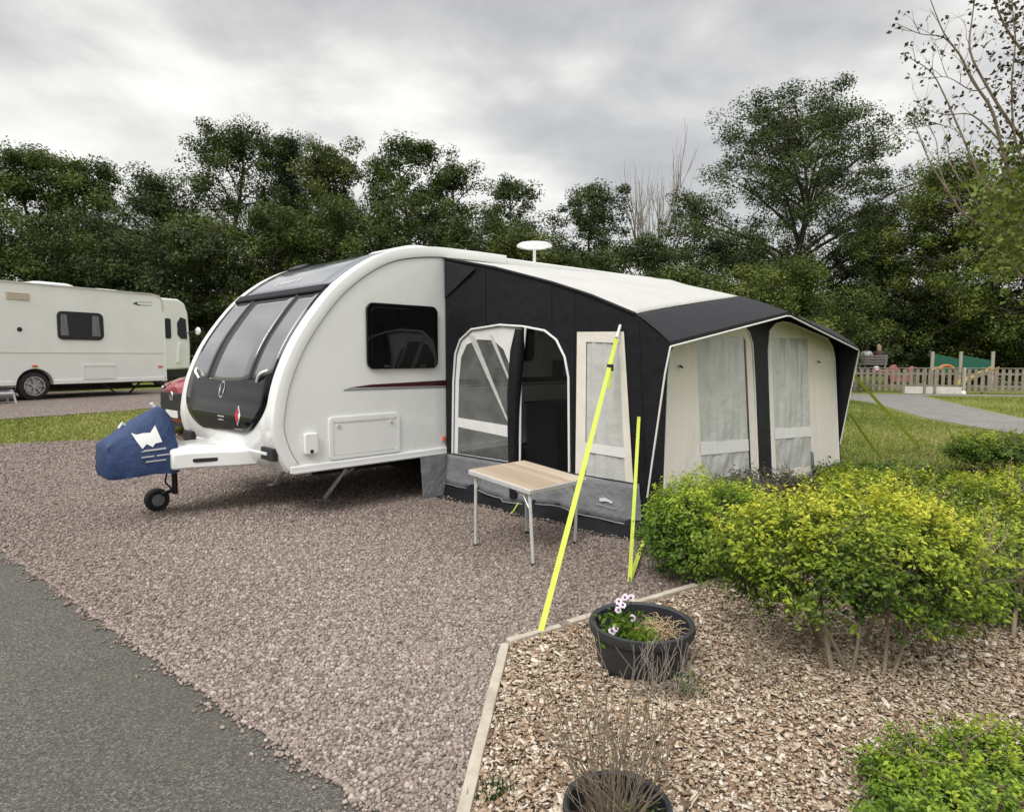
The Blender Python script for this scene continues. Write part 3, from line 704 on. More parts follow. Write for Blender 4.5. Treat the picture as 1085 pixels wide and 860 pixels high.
def emb(poly, name='emblem', mat='sticker'):
    # subdivided so that the print follows the cloth
    me = sheet2d(poly, [], lambda x, y: Vector((x, y, 0))).mesh(name); bm = bmesh.new(); bm.from_mesh(me)
    bmesh.ops.subdivide_edges(bm, edges=bm.edges, cuts=4, use_grid_fill=True); bmesh.ops.triangulate(bm, faces=bm.faces)
    for v in bm.verts: v.co = onhc(v.co.x, v.co.y)
    bm.to_mesh(me); bm.free(); return link(name, me, W[mat], hc)
_c = (-2.555, .755)
emb([(_c[0] + (x - _c[0]) * .84, _c[1] + (y - _c[1]) * .84) for x, y in ((-2.70, .81), (-2.655, .788), (-2.60, .80), (-2.53, .80), (-2.475, .872), (-2.46, .80), (-2.435, .70), (-2.50, .69), (-2.53, .655), (-2.58, .69), (-2.625, .645), (-2.665, .72))])
emb([(-2.635, .635), (-2.43, .645), (-2.43, .66), (-2.60, .652)], 'print_line', 'faint')
for z_, a, b in ((.585, -2.63, -2.53), (.590, -2.51, -2.40), (.545, -2.60, -2.44)): emb([(a, z_), (b, z_ + .004), (b, z_ + .016), (a, z_ + .012)], 'print_line', 'faint')
MB().tube([L(-2.69, VC, .855), L(-2.71, VC, .88), L(-2.74, VC, .835)], .012, 7).build('toggle', W['sticker'], hc)

def film(quad, m, amp, name, mat, parent, n=36, k=22, seed=0):
    """thin film between four corners, hanging in soft vertical folds"""
    a, b, c, d = [Vector(q) for q in quad]; rows = []      # a-b one upright edge, d-c the other
    for i in range(n + 1):
        row = []
        for j in range(k + 1):
            u_, v_ = i / n, j / k; p = a.lerp(b, v_).lerp(d.lerp(c, v_), u_); e = min(1, 6 * u_, 6 * (1 - u_))
            w_ = amp * e * (math.sin(u_ * 17 + seed + 1.6 * math.sin(v_ * 3 + seed)) * .5 + .35 * math.sin(u_ * 39 + v_ * 5 + seed * 2) + .5 * math.sin(v_ * 6 + u_ * 9 + seed))
            row.append(m(p.x, p.y, w_))
        rows.append(row)
    return MB().grid(rows).build(name, W[mat], parent, 0, 180)

# ================================================================== THE AWNING (same local frame)
aw = thing('awning', 'black and cream inflatable awning with pale roof on the caravan side', 'awning', A0, -AZ)
UR = 4.4; UM = 2.15
def tri(u): return 1 - abs(u - UM) / (UM if u < UM else UR - UM)
def Bd(u): t = tri(u); return 2.339 - .169 * t, 1.782 + .288 * t
def Ev(u): t = tri(u); return 2.65 + .02 * t, 1.556 + .329 * t
def side_m(o): return lambda x, y: L(o, x, y)
S_OUT = [(.02, .02), (2.46, .02), (2.475, .35), (2.646, 1.556), (2.339, 1.782), (1.9, 1.955), (1.48, 2.09), (.75, 2.29), (.02, 2.45)]
DOOR = [(1.69, .455), (1.675, 1.272), (1.63, 1.45), (1.534, 1.598), (1.4, 1.68), (1.137, 1.725), (.829, 1.75), (.428, 1.72), (.26, 1.62), (.183, 1.479), (.15, 1.2), (.128, .455)]
WIN = [(2.344, .44), (2.235, 1.645), (1.775, 1.655), (1.768, .44)]
sheet2d(S_OUT, [DOOR, WIN], side_m(0)).build('side_wall', W['canvas'], aw, solid=.006)
MB().tube([L(-.008, x, y) for x, y in DOOR], .011, 8).build('door_piping', W['piping'], aw, 0, 60)
# clear door leaf with white borders
leaf_out = [(.965, .45), (1.03, 1.2), (1.10, 1.71), (.829, 1.735), (.43, 1.705), (.27, 1.61), (.193, 1.47), (.16, 1.2), (.14, .45)]
leaf_up = [(.945, .80), (.962, 1.0), (.975, 1.2), (.955, 1.36), (.86, 1.52), (.72, 1.61), (.5, 1.62), (.34, 1.57), (.25, 1.44), (.215, 1.2), (.20, .83)]
leaf_lo = [(.94, .46), (.94, .69), (.20, .735), (.195, .46)]
def wob(o, amp):
    return lambda x, y: L(o + amp * (math.sin(x * 9 + y * 5) + math.sin(y * 11 - x * 4)) * .5, x, y)
dl = sheet2d(leaf_out, [leaf_up, leaf_lo], wob(.012, .004)).build('door_leaf', W['piping'], aw, solid=.003)
sheet2d(leaf_up, [], side_m(.014)).build('door_film', W['pvc'], dl)
sheet2d(leaf_lo, [], side_m(.014)).build('door_film', W['pvc'], dl)
sheet2d([(.37, 1.66), (.46, 1.66), (.945, .83), (.92, .83)], [], side_m(.006)).build('crease_glint', W['pvcmilky'], dl)  # pale strips put reflections along the film's creases into the colour
sheet2d([(.66, 1.67), (.72, 1.66), (.965, 1.22), (.95, 1.20)], [], side_m(.005)).build('crease_glint', W['pvcmilky'], dl)
sheet2d([(1.685, .455), (1.67, 1.272), (1.625, 1.45), (1.53, 1.595), (1.4, 1.675), (1.15, 1.72), (1.06, .455)], [], side_m(.02)).build('dimming_film', W['dimfilm'], aw)  # tinted sheet added to darken the interior seen through the doorway
MB().tube([L(-.035, 1.12, 1.70), L(-.045, 1.10, 1.5), L(-.05, 1.06, 1.1), L(-.045, 1.04, .7), L(-.04, 1.04, .40), L(-.04, 1.06, .14)], [.045, .07, .065, .05, .045, .05], 12).build('rolled_flap', W['canvas'], aw, 0, 60)
MB().tube([L(-.012, 1.17, 1.715), L(-.012, 1.11, 1.2), L(-.012, 1.10, .45)], .011, 8).build('zip', W['piping'], aw, 0, 60)
wo = sheet2d([(2.35, .435), (2.24, 1.65), (1.77, 1.66), (1.763, .435)], [[(2.275, .45), (2.195, 1.56), (1.866, 1.575), (1.866, .45)]], wob(-.007, .004)).build('side_window', W['creamcloth'], aw, solid=.004)
film([(2.275, .45), (2.195, 1.56), (1.866, 1.575), (1.866, .45)], lambda x, y, w: L(-.001 - w, x, y), .007, 'window_film', 'pvcmilky', wo, seed=2)
sheet2d([(2.27, .64), (2.265, .72), (1.866, .73), (1.866, .65)], [], side_m(-.012)).build('window_band', W['piping'], wo, solid=.003)
# grey skirt with a wavy hem and the black mud flap below it
def hem(v): return .125 + .012 * math.sin(v * 5.1) + .006 * math.sin(v * 12.3 + 1) - (.03 if .9 < v < 1.3 else 0)
rows = []
for i in range(61):
    v_ = .05 + (2.405 - .05) * i / 60; hz = hem(v_); row = []
    for j in range(7):
        t = j / 6; z_ = .45 + (hz - .45) * t; row.append(L(-.012 - .012 * math.sin(v_ * 6.5 + t * 2) * t - .035 * t * t - .01 * math.sin(v_ * 17 + t * 3) * t, v_ + .035 * t * (i / 60), z_))
    rows.append(row)
MB().grid(rows).build('grey_skirt', W['greycloth'], aw, 0, 80, .003)
MB().tube([r[-1] + Vector((0, -.004, 0)) for r in rows], .0035, 6).build('hem_cord', W['faint'], aw, 0, 60)
MB().tube([L(-.014, .05, .452), L(-.014, 2.39, .447)], .005, 6).build('seam_cord', W['charcoal'], aw)
rows = [[L(-.02 - .05 * t - .05 * math.sin(v_ * 4) ** 2 * t * t, v_, max(.012, (hem(v_) + .03) * (1 - t) + .012)) for t in (0, .4, .8, 1)] + [L(-.16 - .03 * math.sin(v_ * 7), v_, .013)] for v_ in [.04 + 2.41 * i / 40 for i in range(41)]]
MB().grid(rows).build('mud_flap', W['canvas'], aw, 0, 60, .004)
m_ = lambda x, y: L(-.045, 2.10 + x, .27 + y)
sheet2d([(-.06, .012), (.0, .03), (.075, .008), (.075, -.012), (.02, .0), (-.05, -.01)], [], m_).build('emblem', W['sticker'], aw)
sheet2d([(-.09, -.03), (.10, -.045), (.10, -.056), (-.09, -.041)], [], m_).build('print_line', W['faint'], aw)
for v_, z0, z1 in ((.62, 1.74, 2.32), (1.47, 1.66, 2.08), (1.72, .46, 1.98)): MB().tube([L(-.004, v_, z0), L(-.004, v_, z1)], .004, 6).build('seam_cord', W['charcoal'], aw)
link('corner_flap', sheet2d([(.03, 2.05), (.03, 2.43), (.52, 2.31)], [], lambda x, y: L(-.012 - .03 * (x - .03), x, y)).mesh('corner_flap'), W['canvastop'], aw, solid=.003)
# front wall
def fm(o=0): return lambda u_, z_: L(u_, 2.5 - .07 * z_ + o, z_)
PL = [(2.0, .10), (2.0, 1.2), (1.985, 1.58), (1.92, 1.69), (1.80, 1.745), (1.55, 1.74), (.70, 1.60), (.53, 1.565), (.42, 1.48), (.37, 1.28), (.20, .10)]
PRR = [(4.335, .10), (4.315, 1.43), (4.25, 1.57), (4.07, 1.68), (2.95, 1.825), (2.75, 1.83), (2.55, 1.80), (2.40, 1.72), (2.345, 1.5), (2.34, .10)]
sheet2d([(0, .02), (UR, .02), (UR, 1.75), (UM, 1.98), (0, 1.75)], [PL, PRR], fm()).build('front_wall', W['canvas'], aw, solid=.006)
for loop, (wa, wb, wt, wb0) in ((PL, (.88, 1.80, 1.645, .26)), (PRR, (2.45, 3.45, 1.66, .20))):
    hole_u = [(wb, .64), (wb, wt), (wa, wt - .01), (wa, .70)]; hole_l = [(wb, wb0), (wb, .53), (wa, .585), (wa, wb0 + .05)]
    pn = sheet2d(offset_loop(loop, -.006), [hole_u, hole_l], fm(-.004)).build('front_panel', W['creamcloth'], aw, solid=.003)
    film(hole_u, lambda x, y, w: fm(-.004 + w)(x, y), .010, 'window_film', 'pvcmilky', pn, seed=wa * 3)
    film(hole_l, lambda x, y, w: fm(-.004 + w)(x, y), .007, 'window_film', 'pvcmilky', pn, seed=wa * 5)
    sheet2d([(wb + .02, .53), (wb + .02, .645), (wa - .01, .705), (wa - .01, .588)], [], fm(.003)).build('window_band', W['piping'], pn, solid=.002)
    MB().tube([fm(.004)(x, y) for x, y in loop], .008, 6).build('panel_piping', W['piping'], pn, 0, 60)
    if wa < 1:
        sheet2d([(1.81, .2), (1.845, .2), (1.84, 1.6), (1.81, 1.64)], [], fm(.003)).build('blind_edge', W['charcoal'], pn, solid=.002)
    for u_, z_ in (((.55, 1.38), (.62, .34)) if wa < 1 else ((3.72, 1.40), (3.95, .25))):
        MB().tube([fm(.012)(u_, z_), fm(.03)(u_ + .02, z_ - .02), fm(.012)(u_ + .035, z_ - .01)], .008, 6).build('toggle', W['black'], pn)
    sheet2d([(wb - .05, .17), (wb + .05, .17), (wb + .04, .33), (wb - .02, .36)], [], fm(.006)).build('tie_tab', W['greycloth'], pn, solid=.004)
rows = [[L(.02 + 4.36 * i / 40, 2.495 + .02 * math.sin(i * .9) ** 2 * t + .03 * t, .125 * (1 - t) + .012) for t in (0, .5, 1)] for i in range(41)]
MB().grid(rows).build('front_skirt', W['greycloth'], aw, 0, 60, .003)
# far side wall, roof, canopy
far_hole = [(.3, .5), (1.2, .5), (1.2, 1.7), (.3, 1.8)]
sheet2d(S_OUT, [far_hole], side_m(UR)).build('side_wall', W['canvas'], aw, solid=.006)
sheet2d(far_hole, [], side_m(UR)).build('window_film', W['pvcmilky'], aw)
def zr(u, s):
    vB, zB = Bd(u); e = float(np.interp(s * 2.339, [0, .75, 1.48, 1.9, 2.339], [2.45, 2.29, 2.09, 1.955, 1.782])); r = float(np.interp(s * 2.17, [0, 1.05, 2.17], [2.55, 2.38, 2.07]))
    t = tri(u) ** .92; rail = 2.45 + .034 * u; z = e + (r - e) * t
    return z + (rail - (2.45 + .10 * t)) * (1 - s) ** 2
rows = []
for i in range(45):
    u_ = UR * i / 44; vB, zB = Bd(u_)
    rows.append([L(u_, .005 + (vB - .005) * j / 24, zr(u_, j / 24) + .006 - .012 * math.sin(math.pi * j / 24) * (1 + .5 * math.sin(u_ * 5))) for j in range(25)])
me = MB().grid(rows).mesh('roof', fix=False)
if me.polygons[0].normal.z < 0: me.flip_normals()
link('roof', me, W['roofcloth'], aw, 0, 60, .004)
rows = []
for i in range(45):
    u_ = UM * i / 22 if i <= 22 else UM + (UR - UM) * (i - 22) / 22; vB, zB = Bd(u_); vE, zE = Ev(u_); row = []
    for j in range(9):
        t = j / 8; row.append(L(u_, vB + (vE - vB) * t, zB + (zE - zB) * t + .010 * math.sin(math.pi * t) + .008))
    row.append(L(u_, vE + .004, zE - .035)); rows.append(row)
me = MB().grid(rows).mesh('canopy', fix=False)
if me.polygons[0].normal.z < 0: me.flip_normals()
link('canopy', me, W['canvastop'], aw, 0, 9, .005)
MB().tube([L(0, 2.476, .35)] + [L(-.004, 2.476 + (2.646 - 2.476) * k / 6, .35 + 1.17 * k / 6) for k in range(1, 6)] + [L(0, 2.652, 1.50)] + [L(UR * i / 44, Ev(UR * i / 44)[0] + .008, Ev(UR * i / 44)[1] - .03) for i in range(45)] + [L(UR, 2.476, .35)], .0075, 8).build('eave_piping', W['piping'], aw, 0, 60)
MB().tube([L(-.004, x, y + .004) for x, y in S_OUT[4:]], .014, 8).build('roof_edge', W['canvas'], aw, 0, 60)
rows = [[L(0 + k, 2.46 + a, z) for k in (0, .001)] for a, z in ()]
MB().box(L(2.2, 1.23, .016), (2.40, 4.34, .008)).build('groundsheet', W['greycloth'], aw)
for u_ in (.09, UM, UR - .09):
    t = tri(u_); MB().tube([L(u_, 2.40, .02), L(u_, 2.30, 1.55 + .25 * t), L(u_, 2.12, 1.78 + .25 * t), L(u_, 1.4, 2.02 + .14 * t), L(u_, .08, 2.33 + .08 * t)], .05, 12).build('air_beam', W['canvas'], aw, 0, 60)
ds_ = sheet2d([(-.335, .008), (.0, .01), (.01, .44), (-.35, .435)], [], lambda x, y: L(x, .035 + .04 * (.44 - y), y)).build('draught_skirt', W['greycloth'], aw, solid=.004)
MB().tube([L(-.03, .09, .10), L(-.06, .14, .03), L(-.10, .16, .012)], .009, 6).build('peg_loop', W['straw'], aw, 0, 60)
MB().tube([L(-.05, 1.12, .10), L(-.12, 1.12, .03), L(-.16, 1.10, .0)], .008, 6).build('peg_loop', W['strap'], aw, 0, 60)
# things inside the awning
cb = thing('storage_cabinet', 'black cloth cabinet standing inside the awning behind its open door', 'cabinet', A0 + Matrix.Rotation(-AZ, 3, 'Z') @ L(1.45, .34, .02), -AZ)
MB().box((0, 0, .46), (.46, .66, .84)).build('carcass', W['black'], cb, .015)
MB().box((0, 0, .90), (.50, .70, .03)).build('top', W['black'], cb, .006)
for s_ in (-1, 1): MB().box((.236, s_ * .162, .46), (.012, .30, .78)).build('door', W['canvas'], cb, .004)
for a in (-.2, .2):
    for b in (-.3, .3): MB().box((a, b, .02), (.04, .04, .05)).build('foot', W['black'], cb)
bg = thing('holdall', 'small brown bag on the floor just inside the awning door', 'bag', A0 + Matrix.Rotation(-AZ, 3, 'Z') @ L(.75, 1.30, .02), -AZ)
MB().loft([[(x * sx, y * sy, z) for x, y in rrect(-1, -1, 1, 1, .4)] for sx, sy, z in ((.13, .2, 0), (.15, .22, .12), (.12, .2, .26), (.06, .16, .32))]).build('body', M('brown_cloth', (.10, .045, .03), .8, .2, bmp=.4), bg, 0, 50)
MB().tube([(0, -.13, .28), (0, -.1, .40), (0, .1, .40), (0, .13, .28)], .012, 7).build('handle', W['black'], bg, 0, 60)

# ------------------------------------------------------------------ storm straps
def TW(u, v, z): return A0 + Matrix.Rotation(-AZ, 3, 'Z') @ L(u, v, z)
def strap(label, pts, w, extra=None, bright=None):
    a = Vector(pts[0]); t = thing('guy_strap', label, 'strap', (a.x, a.y, h1(a.x, a.y)), 0, 'yellow storm straps of the awning')
    o = t.location.copy(); m = MB()
    P = [Vector(p) - o for p in pts]
    for p, q in zip(P, P[1:]):
        d = (q - p); n = max(2, int(d.length / .12)); view = (EYEP - (o + (p + q) / 2)); view.z = 0
        sd = d.cross(Vector((-d.y, d.x, 0))); sd = d.cross(view).normalized(); nn = d.cross(sd).normalized()
        rows = []
        for i in range(n + 1):
            k = i / n; c = p.lerp(q, k) + Vector((0, 0, -.012 * math.sin(math.pi * k))); tw = .5 * math.sin(k * 2.2 + len(label))
            s2 = sd * math.cos(tw * .5) + nn * math.sin(tw * .5); rows.append([c - s2 * w / 2, c + s2 * w / 2])
        m.grid(rows)
    m.build('webbing', W['strap'], t, 0, None, .003)
    if extra: extra(t, o)
    g = P[0]; MB().tube([g + Vector((0, 0, .03)), g + Vector((.01, -.01, -.04))], .006, 6).build('peg', W['steel'], t)
    return t
def x1(t, o):
    a, b = TW(-.09, 2.23, 1.60) - o, TW(0, 2.2, 1.70) - o
    MB().tube([a, a.lerp(b, .5), b], .012, 8).build('cord', W['piping'], t)
    c = TW(-.35, 2.36, 1.37) - o; MB().box(c, (.05, .012, .05)).build('buckle', W['black'], t, .003)
    c2 = TW(-.12, 2.235, 1.585) - o; d2 = TW(-.2, 2.24, 1.20) - o
    MB().bar(c2, d2, .022, .003).build('loose_end', W['strap'], t)
g1 = gp(571, 676, .03); g2 = gp(667, 616, .02)
strap('long broad yellow strap running down past the folding table to the edging boards', [g1, TW(-.10, 2.235, 1.59)], .031, x1)
def x2(t, o):
    a = TW(.0, 2.47, .06) - o; b = g2 - o
    MB().bar(b, a, .03, .004).build('loop', W['strap'], t)
strap('short yellow strap hanging down the black corner of the awning, looped at its foot', [g2, TW(-.02, 2.40, .98)], .025, x2)
g3 = gp(935, 487, .0); g4 = gp(975, 474, .0)
strap('thin yellow strap pegged in the lawn nearest the far awning corner', [g3, TW(4.42, 2.56, .75)], .03)
strap('greenish yellow strap reaching furthest over the lawn towards the path', [g4, TW(4.42, 2.58, 1.25)], .04)

# ------------------------------------------------------------------ folding table
tb = thing('folding_table', 'small folding table with a slatted wood top and pale metal legs', 'table', (.115, 4.865, 0), -AZ)
TS = lambda x: .562 - .10 * x
rot7 = Matrix.Rotation(math.atan(.10), 3, 'Y')
MB().box((0, 0, .569), (.635, .605, .008), rot7).build('tabletop', W['tabletop'], tb, .003)
fr = MB()
for s_ in (-1, 1):
    fr.box((0, s_ * .304, .551), (.645, .014, .034), rot7); fr.box((s_ * .3155, 0, TS(s_ * .3155) - .011), (.014, .592, .034), rot7)
fr.build('frame', W['alu'], tb, .004)
MB().box((0, .309, .548), (.09, .006, .03)).build('clasp', W['steel'], tb)
feet = [(-.285, -.265, -.285, -.27), (.285, -.28, .345, -.305), (.27, .27, .205, .32), (-.27, .27, -.26, .27)]
for x0, y0, x1_, y1_ in feet:
    lg = MB().tube([(x0, y0, TS(x0) - .02), (x1_, y1_, .01)], .0125, 10).build('leg', W['alu'], tb, 0, 60)
    MB().tube([(x0 * .55, y0, TS(x0) - .03), (x0 * .8, y0, TS(x0) - .05), (x0 + (x1_ - x0) * .25, y0 + (y1_ - y0) * .25, TS(x0) - .15)], .006, 6).build('brace', W['alu'], lg, 0, 60)
    MB().lathe([(0, -.002), (.016, -.002), (.016, .03), (0, .03)], (x1_, y1_, .0), 'z', 10).build('foot', W['rubber'], lg)

# ================================================================== THE CARAVAN, MOTORHOME AND CAR BEHIND
def frame_pt(px, py, P0, d, n):
    dd = ray(px, py); k = (Vector(P0) - EYEP).dot(n) / dd.dot(n); P = EYEP + dd * k
    return (P - Vector(P0)).dot(d), P.z
FD, FN, FA = Vector((.461, .887, 0)), Vector((.887, -.461, 0)), -math.atan2(.461, .887)
FP = Vector((-10.46, 13.3, .52))
fc = thing('touring_caravan', 'off white touring caravan with one dark window across the grass strip', 'caravan', FP, FA)
arch = [(.66 + .37 * math.cos(R(a)), .31 + .37 * math.sin(R(a))) for a in range(176, 3, -11)]
prof = [(3.62, .33), (3.66, .8), (3.655, 2.1), (3.63, 2.32), (3.56, 2.43), (3.42, 2.465), (1, 2.48), (-1.5, 2.50), (-2.3, 2.3), (-2.8, 1.6), (-2.98, .9), (-2.9, .45), (-2.7, .33)] + [(.29, .33)] + arch + [(1.03, .33)]
MB().prism(prof, 0, -2.25, lambda x, y, w: L(x, w, y)).build('body', W['cream'], fc, .03, 30)
MB().prism(offset_loop([(3.665, 2.05), (3.64, 2.33), (3.56, 2.445), (3.42, 2.48), (2.9, 2.485), (2.9, 2.44), (3.40, 2.435), (3.53, 2.40), (3.59, 2.3), (3.61, 2.05)], 0), .006, -.05, lambda x, y, w: L(x, w, y)).build('corner_trim', W['creamd'], fc, .004)
MB().box(L(3.645, .006, 1.2), (.02, .03, 1.75)).build('rear_trim', W['cream'], fc, .004)
MB().box(L(.3, .008, 2.475), (.03, 6.1, .022)).build('awning_rail', W['alu'], fc)
MB().box(L(2.3, .006, .38), (.02, 2.58, .09)).box(L(-1.2, .006, .38), (.02, 2.9, .09)).build('side_skirt', W['cream'], fc, .006)
MB().box(L(.4, .003, 1.02), (.008, 6.4, .014)).build('moulding', W['creamd'], fc)
fw_ = MB().prism(rrect(1.13, 1.31, 2.12, 1.93, .11), .004, .025, lambda x, y, w: L(x + .02 * math.sin((y - 1.3) * 5), w, y)).build('side_window', W['tint'], fc, .005, 40)
for a, b in ((1.19, 1.36), (1.86, 2.05)): MB().prism([(a, 1.40), (b, 1.40), (b - .03, 1.86), (a + .02, 1.86)], .0255, .028, lambda x, y, w: L(x, w, y)).build('curtain', W['curtain'], fw_)
ffv = MB().box(L(.41, .01, 2.19), (.02, .44, .16)).build('fridge_vent', W['creamd'], fc, .006)
for k in range(4): MB().box(L(.41, .022, 2.135 + .036 * k), (.012, .40, .008)).build('slat', W['creamd'], ffv)
fh = sheet2d(rrect(1.62, .40, 2.38, .76, .03), [rrect(1.65, .43, 2.35, .73, .02)], lambda x, y: L(x, .016, y)).build('hatch', W['cream'], fc, 0, None, .016)
MB().prism(rrect(1.655, .435, 2.345, .725, .02), .002, .009, lambda x, y, w: L(x, w, y)).build('hatch_door', W['cream'], fh)
MB().lathe([(0, .012), (.045, .012), (.05, .002)], L(.41, 0, 1.50), 'x', 16).build('water_inlet', W['black'], fc)
for u_, z_ in ((.66, .735), (3.50, .69)): MB().box(L(u_, .012, z_), (.02, .11, .045)).build('side_marker', W['amber'], fc, .006)
link('stripe', sheet2d([(2.86, 2.21), (3.0, 2.17), (3.12, 2.19), (2.98, 2.20), (2.96, 2.235), (3.06, 2.262), (2.93, 2.25)], [], lambda x, y: L(x, .004, y)).mesh('stripe'), W['charcoal'], fc, solid=.002)
link('stripe', sheet2d([(3.06, 2.255), (3.36, 2.262), (3.36, 2.272), (3.06, 2.268)], [], lambda x, y: L(x, .004, y)).mesh('stripe'), W['decalgrey'], fc, solid=.002)
link('stripe', sheet2d([(3.10, 2.178), (3.34, 2.19), (3.34, 2.205), (3.10, 2.195)], [], lambda x, y: L(x, .004, y)).mesh('stripe'), W['decalgrey'], fc, solid=.002)
for a, b, z1 in ((.88, 1.75, .10), (2.2, 2.8, .06)):
    MB().loft([[L((a + b) / 2 + p * (b - a) / 2 * k, -.75 + q * .42 * k, z) for p, q in rrect(-1, -1, 1, 1, .3)] for k, z in ((1, 2.46), (1, 2.48 + z1 * .6), (.82, 2.48 + z1))]).build('roof_vent', W['cream'], fc, 0, 40)
MB().lathe([(.24, 0), (.26, .06), (.22, .16), (.12, .22), (0, .24)], L(.02, -.9, 2.47), 'z', 20).build('satellite_dome', W['white'], fc, 0, 50)
for vv in (-.13, -2.12):
    wh = MB().lathe([(.17, -.085), (.26, -.085), (.30, -.06), (.305, 0), (.30, .06), (.26, .085), (.17, .085)], L(.66, vv, .305), 'x', 28).build('wheel', W['rubber'], fc, 0, 40)
    m = MB().lathe([(.205, .03), (.205, .087), (.185, .087), (.18, .05), (.0, .04)], L(.66, vv, .305), 'x', 26)
    for k in range(7):
        a = 2 * math.pi * k / 7; m.bar(L(.66 + .03 * math.cos(a), vv + .075, .305 + .03 * math.sin(a)), L(.66 + .19 * math.cos(a), vv + .08, .305 + .19 * math.sin(a)), .02, .045, up=(1, 0, 0))
    m.lathe([(0, .09), (.05, .085), (.055, .05)], L(.66, vv, .305), 'x', 14).build('rim', W['alloy'], wh, 0, 40)
MB().box(L(.66, -.6, .55), (.9, .78, .35)).build('wheel_box', W['dark'], fc)
MB().box(L(.4, -1.1, .31), (1.7, 5.6, .05)).box(L(.4, -.55, .26), (.06, 5.4, .12)).build('chassis', W['dark'], fc)
for u_, s_ in ((2.45, 1), (2.9, -1), (-2.2, 1)): MB().bar(L(u_ - .25 * s_, -.3, .30), L(u_ + .12 * s_, -.22, .02), .04, .03).build('corner_steady', W['black'], fc)
fd_ = MB().prism(rrect(-.78, .38, -.16, 2.2, .05), .003, .013, lambda x, y, w: L(x, w, y)).build('door', W['cream'], fc, .003)
MB().prism(rrect(-.64, 1.35, -.30, 2.0, .05), .0135, .02, lambda x, y, w: L(x, w, y)).build('door_window', W['tint'], fd_)
fst = thing('folding_step', 'grey folding step on the gravel below the far caravan door', 'step', FP + FN * .42 + FD * -.22, FA)
MB().box((0, 0, .20), (.26, .44, .03)).build('tread', W['alu'], fst, .004)
for a in (-1, 1):
    for b in (-1, 1): MB().bar((a * .11, b * .2, .19), (a * .16, b * .22, .0), .025, .025).build('leg', W['alu'], fst)
wc = thing('water_hog', 'pale drum standing on the gravel by the far caravan wheel', 'water drum', FP + FN * -.25 + FD * .12, FA)
MB().lathe([(0, -.2), (.12, -.2), (.15, -.17), (.15, .17), (.12, .2), (0, .2)], (0, 0, .15), 'y', 20).build('drum', W['steel'], wc, 0, 40)
MB().tube([(0, -.22, .15), (.1, -.24, .3), (.1, .24, .3), (0, .22, .15)], .012, 7).build('handle', W['alu'], wc, 0, 50)

MP = Vector((-10.42, 21.0, .52)); MP.x = (202.5 - CX) / FPX * 21.0
mh = thing('motorhome', 'white motorhome parked behind the off white caravan, partly hidden', 'motorhome', MP, FA)
MB().prism([(0, .55), (.03, 1.3), (-.02, 2.3), (-.12, 2.62), (-.35, 2.74), (-6.0, 2.78), (-6.3, 2.5), (-6.35, .5), (-1.45, .5)], 0, -2.2, lambda x, y, w: L(x, w, y)).build('body', W['cream'], mh, .05, 30)
MB().prism([(-.09, 1.50), (-.12, 2.12), (-.30, 2.18), (-.42, 2.0), (-.42, 1.62), (-.30, 1.5)], .003, .02, lambda x, y, w: L(x, w, y)).build('cab_window', W['tint'], mh, .006)
MB().prism(rrect(-.84, 1.5, -.64, 2.12, .05), .003, .02, lambda x, y, w: L(x, w, y)).build('side_window', W['tint'], mh, .006)
MB().prism(rrect(-4.2, 1.45, -2.9, 2.1, .08), .003, .02, lambda x, y, w: L(x, w, y)).build('side_window', W['tint'], mh, .006)
MB().prism([(-.5, .75), (-.42, 1.35), (-.36, 1.38), (-.40, .75)], .003, .035, lambda x, y, w: L(x, w, y)).build('grab_rail', W['white'], mh, .01)
MB().box(L(-1.9, -1.1, .40), (2.14, 3.9, .28)).build('bumper', W['black'], mh, .03)
MB().box(L(-1.05, .012, .62), (.02, .12, .06)).build('side_marker', W['amber'], mh)
mi = MB().tube([L(-.05, .0, 1.7), L(.12, .18, 1.75)], .02, 8).build('mirror', W['black'], mh)
MB().lathe([(0, -.04), (.10, -.035), (.13, 0), (.10, .035), (0, .04)], L(.15, .22, 1.75), 'y', 18).build('mirror_head', W['white'], mi, 0, 40)
for u_ in (-.9, -4.6):
    wh = MB().lathe([(.17, -.1), (.28, -.1), (.33, -.07), (.335, 0), (.33, .07), (.28, .1), (.17, .1)], L(u_, -.12, .335), 'x', 26).build('wheel', W['rubber'], mh, 0, 40)
    MB().lathe([(0, .05), (.19, .06), (.19, -.06), (0, -.05)], L(u_, -.12, .335), 'x', 20).build('rim', W['alloy'], wh, 0, 40)

# red car: local y forwards
CP = Vector(((184 - CX) / FPX * 10.2, 10.2, 0)); CP.z = h1(CP.x, CP.y)
rc = thing('parked_car', 'red car parked nose out beyond the nose of the large caravan', 'car', CP, R(135.4))
def ring(y, zb, zs, zt, w): return [(-w * .86, y, zb), (w * .86, y, zb), (w * .98, y, zb + .12), (w, y, (zb + zs) / 2), (w * .97, y, zs - .08), (w * .88, y, zs), (w * .5, y, zt), (0, y, zt + .015), (-w * .5, y, zt), (-w * .88, y, zs), (-w * .97, y, zs - .08), (-w, y, (zb + zs) / 2), (-w * .98, y, zb + .12)]
MB().loft([ring(.0, .25, .74, .80, .60), ring(-.08, .22, .84, .89, .80), ring(-.25, .20, .90, .95, .88), ring(-.8, .20, .96, 1.03, .91), ring(-1.3, .20, 1.0, 1.08, .92), ring(-2.4, .2, 1.02, 1.09, .92), ring(-3.6, .2, 1.04, 1.10, .91), ring(-4.3, .22, 1.02, 1.08, .86), ring(-4.45, .3, .95, 1.0, .75)]).build('body', W['carred'], rc, 0, 38)
